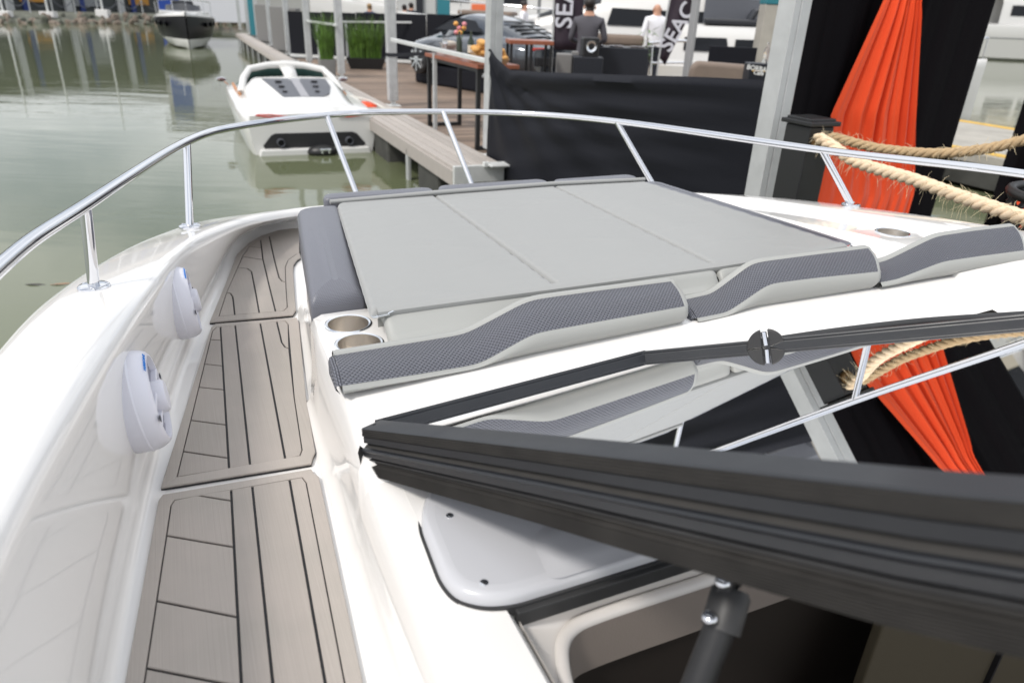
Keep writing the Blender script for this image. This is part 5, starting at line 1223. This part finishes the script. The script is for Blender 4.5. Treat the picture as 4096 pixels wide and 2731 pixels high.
# ================================================================ PEOPLE
def person(label, loc, rz, ht, shirt, trousers, hair, bald=False, arms='down', sit=False):
    t = thing('person', label, 'person', loc, rz)
    k = ht/1.75
    J = {'pel': (0, 0, .95), 'waist': (0, 0, 1.08), 'chest': (0, .01, 1.30), 'up': (0, 0, 1.42), 'neck': (0, .005, 1.50), 'head': (0, -.012, 1.60), 'crown': (0, -.005, 1.70)}
    R_ = {'pel': (.165, .12), 'waist': (.155, .11), 'chest': (.185, .125), 'up': (.15, .10), 'neck': (.06, .062), 'head': (.078, .095), 'crown': (.062, .075)}
    E_ = [('pel', 'waist'), ('waist', 'chest'), ('chest', 'up'), ('up', 'neck'), ('neck', 'head'), ('head', 'crown')]
    for s_, n_ in ((-1, 'l'), (1, 'r')):
        J['sh'+n_] = (s_*.19, .0, 1.415); R_['sh'+n_] = (.068, .068)
        if arms == 'fwd' or (arms == 'one' and s_ < 0): J['el'+n_] = (s_*.27, -.02, 1.15); J['wr'+n_] = (s_*.17, -.26, 1.10); J['ha'+n_] = (s_*.13, -.36, 1.12)
        else: J['el'+n_] = (s_*.27, .03, 1.14); J['wr'+n_] = (s_*.285, -.03, .90); J['ha'+n_] = (s_*.28, -.05, .80)
        R_['el'+n_] = (.045, .045); R_['wr'+n_] = (.033, .033); R_['ha'+n_] = (.040, .022)
        J['hp'+n_] = (s_*.095, 0, .90); R_['hp'+n_] = (.09, .10); J['kn'+n_] = (s_*.10, -.02, .50); R_['kn'+n_] = (.06, .062); J['an'+n_] = (s_*.105, .02, .09); R_['an'+n_] = (.042, .045); J['to'+n_] = (s_*.12, -.14, .045); R_['to'+n_] = (.045, .035)
        E_ += [('up', 'sh'+n_), ('sh'+n_, 'el'+n_), ('el'+n_, 'wr'+n_), ('wr'+n_, 'ha'+n_), ('pel', 'hp'+n_), ('hp'+n_, 'kn'+n_), ('kn'+n_, 'an'+n_), ('an'+n_, 'to'+n_)]
    nm = list(J); me = bpy.data.meshes.new('person_skin'); me.from_pydata([Vector(J[n])*k for n in nm], [(nm.index(a), nm.index(b)) for a, b in E_], [])
    ob = bpy.data.objects.new('person_skin_tmp', me); COL.objects.link(ob); sk_ = ob.modifiers.new('skin', 'SKIN'); sk_.use_smooth_shade = True
    for i, n in enumerate(nm): me.skin_vertices[0].data[i].radius = (R_[n][0]*k, R_[n][1]*k); me.skin_vertices[0].data[i].use_root = (n == 'pel')
    ss = ob.modifiers.new('s', 'SUBSURF'); ss.levels = 2; ss.render_levels = 2
    m2 = bpy.data.meshes.new_from_object(ob.evaluated_get(bpy.context.evaluated_depsgraph_get())); bpy.data.objects.remove(ob)
    m2.materials.clear()
    for q in (SKIN, shirt, trousers, hair, CAULK): m2.materials.append(q)
    for p in m2.polygons:
        c = p.center/k; p.use_smooth = True
        if c.z > 1.50 or (c.z > 1.475 and abs(c.x) < .065): 
            i = 0
            if c.z > 1.56 and not bald and (c.y > .0 or c.z > 1.685): i = 3
        elif abs(c.x) > .2 and c.z < .92 or (c.y < -.25 and c.z > .8): i = 0
        elif c.z > .93 or abs(c.x) > .205: i = 1
        elif c.z < .08: i = 4
        else: i = 2
        p.material_index = i
    b = bpy.data.objects.new('body', m2); COL.objects.link(b); b.parent = t
    # ears, nose
    mb = MB()
    mb.ellip((0, -.11*k, 1.595*k), (.014*k, .02*k, .024*k), 8, 6); mb.build('nose', SKIN, t, smooth=60)
    for s_ in (-1, 1): mb = MB(); mb.ellip((s_*.083*k, .0, 1.60*k), (.014*k, .022*k, .032*k), 8, 6); mb.build('ear', SKIN, t, smooth=60)
    if not bald:
        mb = MB(); mb.ellip((0, .016*k, 1.668*k), (.088*k, .100*k, .078*k), 14, 8); mb.build('hair', hair, t, smooth=60)
    return t
def stand(x, y_top, Y):      # feet on the dock, crown at the pixel's bearing
    p = ypt(x, y_top, Y); return Vector((p.x, p.y, DZ))
person('man in a charcoal shirt seen from behind beside the lettered banner', stand(2362, 5, 11.9), math.radians(170), 1.74, SHIRTG, DENIM, HAIR, arms='fwd')
person('bald man in a white shirt and dark trousers seen from behind by the leaning banner', stand(2632, 20, 15.7), math.radians(195), 1.78, SHIRTW, DENIM, HAIR, bald=True, arms='one')
person('man in a white shirt standing behind the dark steel-blue car boat', stand(2098, 20, 20.5), math.radians(75), 1.74, SHIRTW, DENIM, HAIR, arms='fwd')
def sitter(x, y, Y, label, sh, hr):
    p = ypt(x, y, Y); person(label, Vector((p.x, p.y, p.z-1.55)), math.radians(160), 1.55, sh, DENIM, hr)
sitter(1618, 18, 24.5, 'person in a pink top behind the black hoarding', SHIRTP, HAIR)
sitter(1645, 10, 24.8, 'person in a dark top beside the one in pink behind the hoarding', DENIM, HAIR)
sitter(1478, 14, 24.0, 'person in a dark blue top leaning behind the black hoarding between the posts', mat('navy_shirt', (.02, .03, .07), .8), mat('sandy_hair', (.30, .20, .10), .7))

# ================================================================ OTHER BOATS
def yacht(label, loc, rz, L_, B2, H_, cab=True, canvas=False, dark=False, name='motor_yacht', stripe=True):
    t = thing(name, label, 'boat', loc, rz); hullm = YACHTW
    rows_ = []
    for f_ in (0, .1, .3, .5, .7, .85, .95, 1.0):
        x = L_*f_; hw = B2/2*(1 if f_ < .5 else max(.02, 1-((f_-.5)/.5)**2.2)); zs = H_*(1+.28*f_*f_)
        half = [(0, -.3), (hw*.65, -.15), (hw*.86, .15), (hw*.95, zs*.6), (hw, zs*.93), (hw*.97, zs), (hw*.85, zs+.04), (0, zs+.10)]
        rows_.append([(x, y, z) for y, z in half[::-1]] + [(x, -y, z) for y, z in half[1:]])
    mb = MB(); mb.loft(rows_); mb.add(rows_[0], [list(range(len(rows_[0])))]); 
    hl = mb.build('hull', hullm, t, smooth=40)
    if dark:
        me = hl.data; me.materials.append(mat('black_hull_paint', (.006, .006, .008), .35, spec=.3)); me.materials[0] = WHITEB
        for p in me.polygons:
            if .26 < p.center.z < H_*1.02 and abs(p.normal.z) < .75 and p.center.z < (H_*(1+.28*(p.center.x/L_)**2))*.97: p.material_index = 1
    if stripe:
        for sg in (-1, 1):
            mb = MB(); mb.tube([(L_*f_, sg*(B2/2*(1 if f_ < .5 else max(.02, 1-((f_-.5)/.5)**2.2))*.955+.01), H_*(1+.28*f_*f_)*.63) for f_ in (0, .2, .4, .5, .6, .7, .8, .9)], .02, 6); mb.build('rub_strake', GREYP, t, smooth=60)
    if cab:
        z0 = H_*1.03; ch = H_*.8
        rows_ = [[(L_*.10, y*B2, z0+z*ch) for y, z in ((-.38, 0), (-.36, .7), (-.30, .95), (0, 1.02), (.30, .95), (.36, .7), (.38, 0))], [(L_*.45, y*B2, z0+z*ch) for y, z in ((-.38, 0), (-.35, .75), (-.28, 1.0), (0, 1.06), (.28, 1.0), (.35, .75), (.38, 0))], [(L_*.62, y*B2, z0+z*ch) for y, z in ((-.36, .04), (-.33, .35), (-.27, .42), (0, .46), (.27, .42), (.33, .35), (.36, .04))], [(L_*.86, y*B2, z0+z*ch) for y, z in ((-.2, .10), (-.18, .16), (-.13, .2), (0, .22), (.13, .2), (.18, .16), (.2, .10))]]
        mb = MB(); mb.loft(rows_); mb.build('superstructure', hullm, t, smooth=50)
        for sg in (-1, 1):
            for f0, f1 in ((.14, .27), (.285, .44)):
                mb = MB(); mb.add([(L_*f0, sg*(B2*.375+.02), z0+ch*.30), (L_*f1, sg*(B2*.372+.02), z0+ch*.30), (L_*(f1-.01), sg*(B2*.358+.02), z0+ch*.68), (L_*f0, sg*(B2*.365+.02), z0+ch*.66)], [(0, 1, 2, 3)]); mb.build('cabin_window', DARKG, t)
        mb = MB(); mb.loft([[(L_*.455+.03, y*B2, z0+z*ch+.03) for y, z in ((-.34, .74), (-.28, .96), (0, 1.02), (.28, .96), (.34, .74))], [(L_*.605+.03, y*B2, z0+z*ch+.04) for y, z in ((-.335, .36), (-.27, .43), (0, .47), (.27, .43), (.335, .36))]]); mb.build('windscreen', DARKG, t, smooth=50)
    if canvas:
        z0 = H_*1.03; mb = MB(); mb.loft([[(L_*.02, y*B2, z0+z) for y, z in ((-.42, 0), (-.40, 1.0), (-.3, 1.25), (.3, 1.25), (.40, 1.0), (.42, 0))], [(L_*.22, y*B2, z0+z) for y, z in ((-.42, 0), (-.40, 1.1), (-.3, 1.4), (.3, 1.4), (.40, 1.1), (.42, 0))]]); mb.build('canvas_enclosure', GREYP, t)
    for f_ in (.58, .70, .80):
        for sg in (-1, 1):
            hw = B2/2*(1-((f_-.5)/.5)**2.2)*.955; mb = MB(); mb.ellip((L_*f_, sg*(hw+.005), H_*.78), (.34, .03, .11), 14, 6); mb.build('porthole', DARKG, t, smooth=60)
    if cab:
        mb = MB(); mb.tube([(L_*.16, -B2*.30, H_*1.8), (L_*.13, -B2*.30, H_*2.35), (L_*.13, B2*.30, H_*2.35), (L_*.16, B2*.30, H_*1.8)], .05, 8); mb.tube([(L_*.13, 0, H_*2.35), (L_*.11, 0, H_*3.2)], .02, 6); mb.build('radar_arch', hullm, t, smooth=60)
        mb = MB(); mb.box((L_*.27, 0, H_*1.92), (L_*.16, B2*.5, .14)); mb.box((L_*.33, 0, H_*2.08), (.12, B2*.46, .3), R=Matrix.Rotation(.5, 3, 'Y')); mb.build('flybridge', DARKBOX, t, bevel=.05)
        mb = MB(); mb.box((L_*.75, 0, H_*1.38), (L_*.14, B2*.32, .12)); mb.build('bow_cushion', SOFA, t, bevel=.05)
    mb = MB(); rp2 = [(L_*f_, sg_*(B2/2*(1 if f_ < .5 else max(.06, 1-((f_-.5)/.5)**2.2))*.9), H_*(1+.28*f_*f_)+.55) for f_, sg_ in ((.5, -1), (.6, -1), (.7, -1), (.8, -1), (.9, -1), (.97, -1), (.99, 1), (.9, 1), (.8, 1), (.7, 1), (.6, 1), (.5, 1))]
    mb.tube(rp2, .018, 6)
    for p in rp2[::2]: mb.tube([p, (p[0], p[1]*.98, p[2]-.55)], .012, 5)
    mb.build('pulpit_rail', CHROME, t, smooth=60)
    return t
# dark hulled speedboat at the far left, bow towards the camera
db = yacht('dark-hulled speedboat with white bow moored at the far dock', dk(.35, 41.2, .22), DOCKANG-math.pi/2, 7.4, 2.5, .86, cab=False, dark=True, name='speedboat', stripe=False)
mb = MB(); mb.loft([[(2.9, y, z) for y, z in ((-.8, .95), (-.7, 1.35), (0, 1.45), (.7, 1.35), (.8, .95))], [(3.6, y, z) for y, z in ((-.75, 1.0), (-.5, 1.1), (0, 1.15), (.5, 1.1), (.75, 1.0))]]); mb.build('windscreen', DARKG, db, smooth=60)
mb = MB(); mb.prism([(2.9, -1.05), (6.6, -.5), (7.2, 0), (6.6, .5), (2.9, 1.05)], .92, 1.14); mb.build('bow_deck', WHITEB, db, bevel=.08, seg=3)
mb = MB(); mb.box((2.4, 0, 1.30), (.5, .9, .5)); mb.build('helm_seat', DARKBOX, db, bevel=.08)
def place(x, y, Y): p = ypt(x, y, Y); return Vector((p.x, Y, 0))
yacht('white motor yacht with raked dark windscreen behind the man in charcoal', place(2300, 100, 24), math.radians(8), 12, 3.8, 1.55)
yacht('white flybridge yacht with grey canvas enclosure left of the concrete pillar', place(3160, 100, 21), math.radians(172), 11, 3.6, 1.35, canvas=True)
yacht('white yacht behind the dark steel-blue car boat, left of the lettered banner', place(2260, 60, 30), math.radians(176), 10, 3.4, 1.7)
yacht('small white yacht moored between the leaning banner and grey column', place(2560, 130, 19.5), math.radians(-12), 8, 2.8, 1.0)
yb = yacht('white yacht across the water at the right edge with beige davit', place(3840, 150, 58), math.radians(-6), 16, 4.4, 2.3)
mb = MB(); mb.box((4.2, -1.0, 5.2), (2.0, .5, 3.4), R=Matrix.Rotation(.12, 3, 'Y')); mb.box((3.2, -1.05, 3.6), (.3, .4, 1.2), R=Matrix.Rotation(.2, 3, 'Y')); mb.box((4.8, -1.05, 3.6), (.3, .4, 1.2), R=Matrix.Rotation(.2, 3, 'Y')); mb.build('davit_mast', mat('beige_paint', (.55, .48, .37), .5), yb, bevel=.1)
yacht('distant white yacht behind the others, right of the leaning banner', place(2640, 60, 40), math.radians(170), 13, 4, 2.0)

# white tent with blue end wall behind the speedboat
tent = thing('marina_tent', 'white tent with a blue end panel behind the dark speedboat', 'tent', place(800, 60, 50), DOCKANG)
mb = MB(); mb.box((.9, 2, 2.8), (4.4, 5, 4.6)); mb.build('tent_wall', mat('tent_white', (.66, .66, .70), .6), tent)
mb = MB(); mb.box((-1.75, -.5, 2.8), (1.2, .2, 4.6)); mb.build('blue_panel', mat('tent_blue', (.01, .05, .30), .5), tent)

# ================================================================ FAR BANK
b0, b1_ = zpt(-300, 92, 0), zpt(760, 100, 0)
bdir = (b1_-b0).normalized(); bn = Vector((-bdir.y, bdir.x, 0)); b0 -= bdir*14; b1_ += bdir*6; BL = (b1_-b0).length
bank = thing('rock_bank', 'bank of grey and brown boulders along the far shore', 'bank', b0, math.atan2(bdir.y, bdir.x))
mb = MB(); mb.add([(0, -.3, -.4), (BL, -.3, -.4), (BL, 2.6, .52), (0, 2.6, .52), (BL, 60, .52), (0, 60, .52)], [(0, 1, 2, 3), (3, 2, 4, 5)]); del bank['label'], bank['category']; bank['kind'] = 'structure'
mb.build('bank_slope', ROCKG, bank)
def rock_mesh(seed):
    rg = random.Random(seed); mb = MB(); mb.ellip((0, 0, 0), (1, .8, .65), 8, 5); mb.v = [tuple(c*(1+rg.uniform(-.22, .22)) for c in p) for p in mb.v]; return mb
rk = [rock_mesh(i).build('boulder', [ROCKM, ROCKG, ROCKM][i], bank, smooth=30) for i in range(3)]
for i, r_ in enumerate(rk): r_.location = (6+i*5, .3, .1); r_.scale = (.4, .4, .4)
for k in range(285):
    f_ = random.random(); sc3 = random.uniform(.16, .36); r_ = linked(rk[k % 3], 'boulder', bank, (BL*random.random(), 2.5*f_-.2, .52*f_-.10), (random.uniform(0, 6), random.uniform(0, 6), random.uniform(0, 6)), (sc3, sc3*random.uniform(.7, 1.1), sc3*random.uniform(.6, 1)))
# lamp poles with white footings
def onbank(x, Y2=2.2):
    r = ray(x, 40); 
    d2 = Vector((r.x, r.y)); p = Vector((b0.x, b0.y)) + Vector((bn.x, bn.y))*Y2
    # solve p + a*bdir = t*d2
    det = d2.x*(-bdir.y) - d2.y*(-bdir.x); tt = (p.x*(-bdir.y) - p.y*(-bdir.x))/det; return Vector((d2.x*tt, d2.y*tt, .52))
for x, lb, hp in ((190, 'thin lamp pole on a white footing at the left of the far bank', 5.0), (410, 'tall lamp pole on a large white footing on the far bank', 6.5), (655, 'lamp pole on a white footing near the blue tent panel', 4.5), (10, 'lamp pole on a white footing at the left edge of the picture', 5.0)):
    t = thing('lamp_pole', lb, 'lamp pole', onbank(x), 0, 'poles on the far bank'); mb = MB(); mb.tube([(0, 0, -.1), (0, 0, hp)], [.07, .05], 8); mb.build('pole', GALVW, t, smooth=60)
    mb = MB(); mb.box((0, 0, -.05), (.85 if x == 410 else .95, .5, .75 if x == 410 else .35)); mb.build('footing', mat('white_paint', (.72, .71, .70), .6), t, bevel=.02)
ch = thing('chain_fence', 'sagging dark chain strung along the top of the far bank', 'fence', (0, 0, 0), 0)
for i in range(9):
    pa, pb2 = onbank(-60+i*90, 3.0), onbank(30+i*90, 3.0); mb = MB(); mb.tube([pa.lerp(pb2, k/8)+Vector((0, 0, .95-.55*math.sin(math.pi*k/8))) for k in range(9)], .03, 5); mb.build('chain_span', GREYP, ch, smooth=60)
    mb = MB(); mb.tube([pa+Vector((0, 0, -.1)), pa+Vector((0, 0, 1.0))], .05, 6); mb.build('chain_post', GALV, ch)
# boat shed behind the bank
sh0 = b0 + bn*9 + Vector((0, 0, .5))
shed = thing('boat_shed', 'dark grey boat shed with pale columns and blue frames behind the far bank', 'building', sh0, math.atan2(bdir.y, bdir.x))
mb = MB(); mb.box((BL/2, 3, 2.3), (BL*1.3, 6, 4.6)); mb.build('shed_wall', mat('shed_dark', (.045, .050, .050), .7, var=.3, vscale=.4), shed)
mb = MB(); mb.box((BL/2, 2.8, 4.75), (BL*1.32, 6.6, .3)); mb.build('shed_roof', mat('roof_grey', (.22, .23, .24), .6), shed)
for k in range(9):
    mb = MB(); mb.box((BL*(k+.5)/9, -.25, 2.3), (.45, .35, 4.6)); mb.build('column', mat('column_pale', (.40, .41, .41), .6), shed)
    mb = MB(); mb.box((BL*(k+.5)/9+1.1, -.12, 2.1), (.35, .2, 4.2)); mb.build('blue_frame', mat('shed_blue', (.012, .03, .15), .5), shed)
    if k % 2: mb = MB(); mb.box((BL*(k+.9)/9, -.12, .85), (1.7, .1, .5)); mb.build('orange_panel', mat('shed_orange', (.42, .20, .03), .6), shed)
    else: mb = MB(); mb.box((BL*(k+.9)/9, -.12, 1.6), (2.2, .1, 2.4)); mb.build('shed_shutter', mat('shutter', (.20, .21, .22), .5), shed)
# far town and trees give the horizon something to reflect
for i, (x, Y, w2, h2, m_, lb) in enumerate(((1250, 75, 26, 9, mat('far_grey_wall', (.34, .34, .33), .8), 'low grey warehouse far behind the black hoarding'), (2350, 80, 40, 10, mat('far_pale_wall', (.42, .42, .40), .8), 'long pale warehouse far behind the yachts'), (3900, 120, 60, 14, mat('far_beige_wall', (.42, .38, .31), .8), 'beige far building across the water on the right'), (200, 110, 60, 11, mat('far_brown_wall', (.28, .25, .22), .8), 'low brown building far behind the boat shed'))):
    p = place(x, 0, Y); t = thing('warehouse', lb, 'building', p, 0); mb = MB(); mb.box((0, 0, h2/2), (w2, 10, h2)); mb.build('wall', m_, t)
    mb = MB(); mb.box((0, 0, h2+.3), (w2*1.03, 11, .6)); mb.build('roof', MATS['roof_grey'], t)
    for k in range(int(w2/5)):
        mb = MB(); mb.box((-w2/2+2.5+5*k, -5.03, h2*.55), (2.6, .1, h2*.35)); mb.build('window', DARKG, t)
# floating leaves by the bow
for i, (x, y, lb) in enumerate(((140, 1140, 'dark floating twig on the water left of the bow'), (245, 1138, 'pale brown floating leaf on the water left of the bow'))):
    t = thing('floating_debris', lb, 'debris', zpt(x, y, .0), .3*i); mb = MB()
    mb.loft([[(-.075, 0, .002), (-.075, .005, .002)], [(-.03, -.013, .008), (-.028, .014, .006)], [(.025, -.012, .006), (.03, .010, .009)], [(.07, .012, .002), (.07, .016, .002)]]); mb.build('leaf_blade', [mat('wet_twig', (.03, .022, .015), .5), mat('dry_leaf', (.30, .17, .09), .6)][i], t, flip=False)
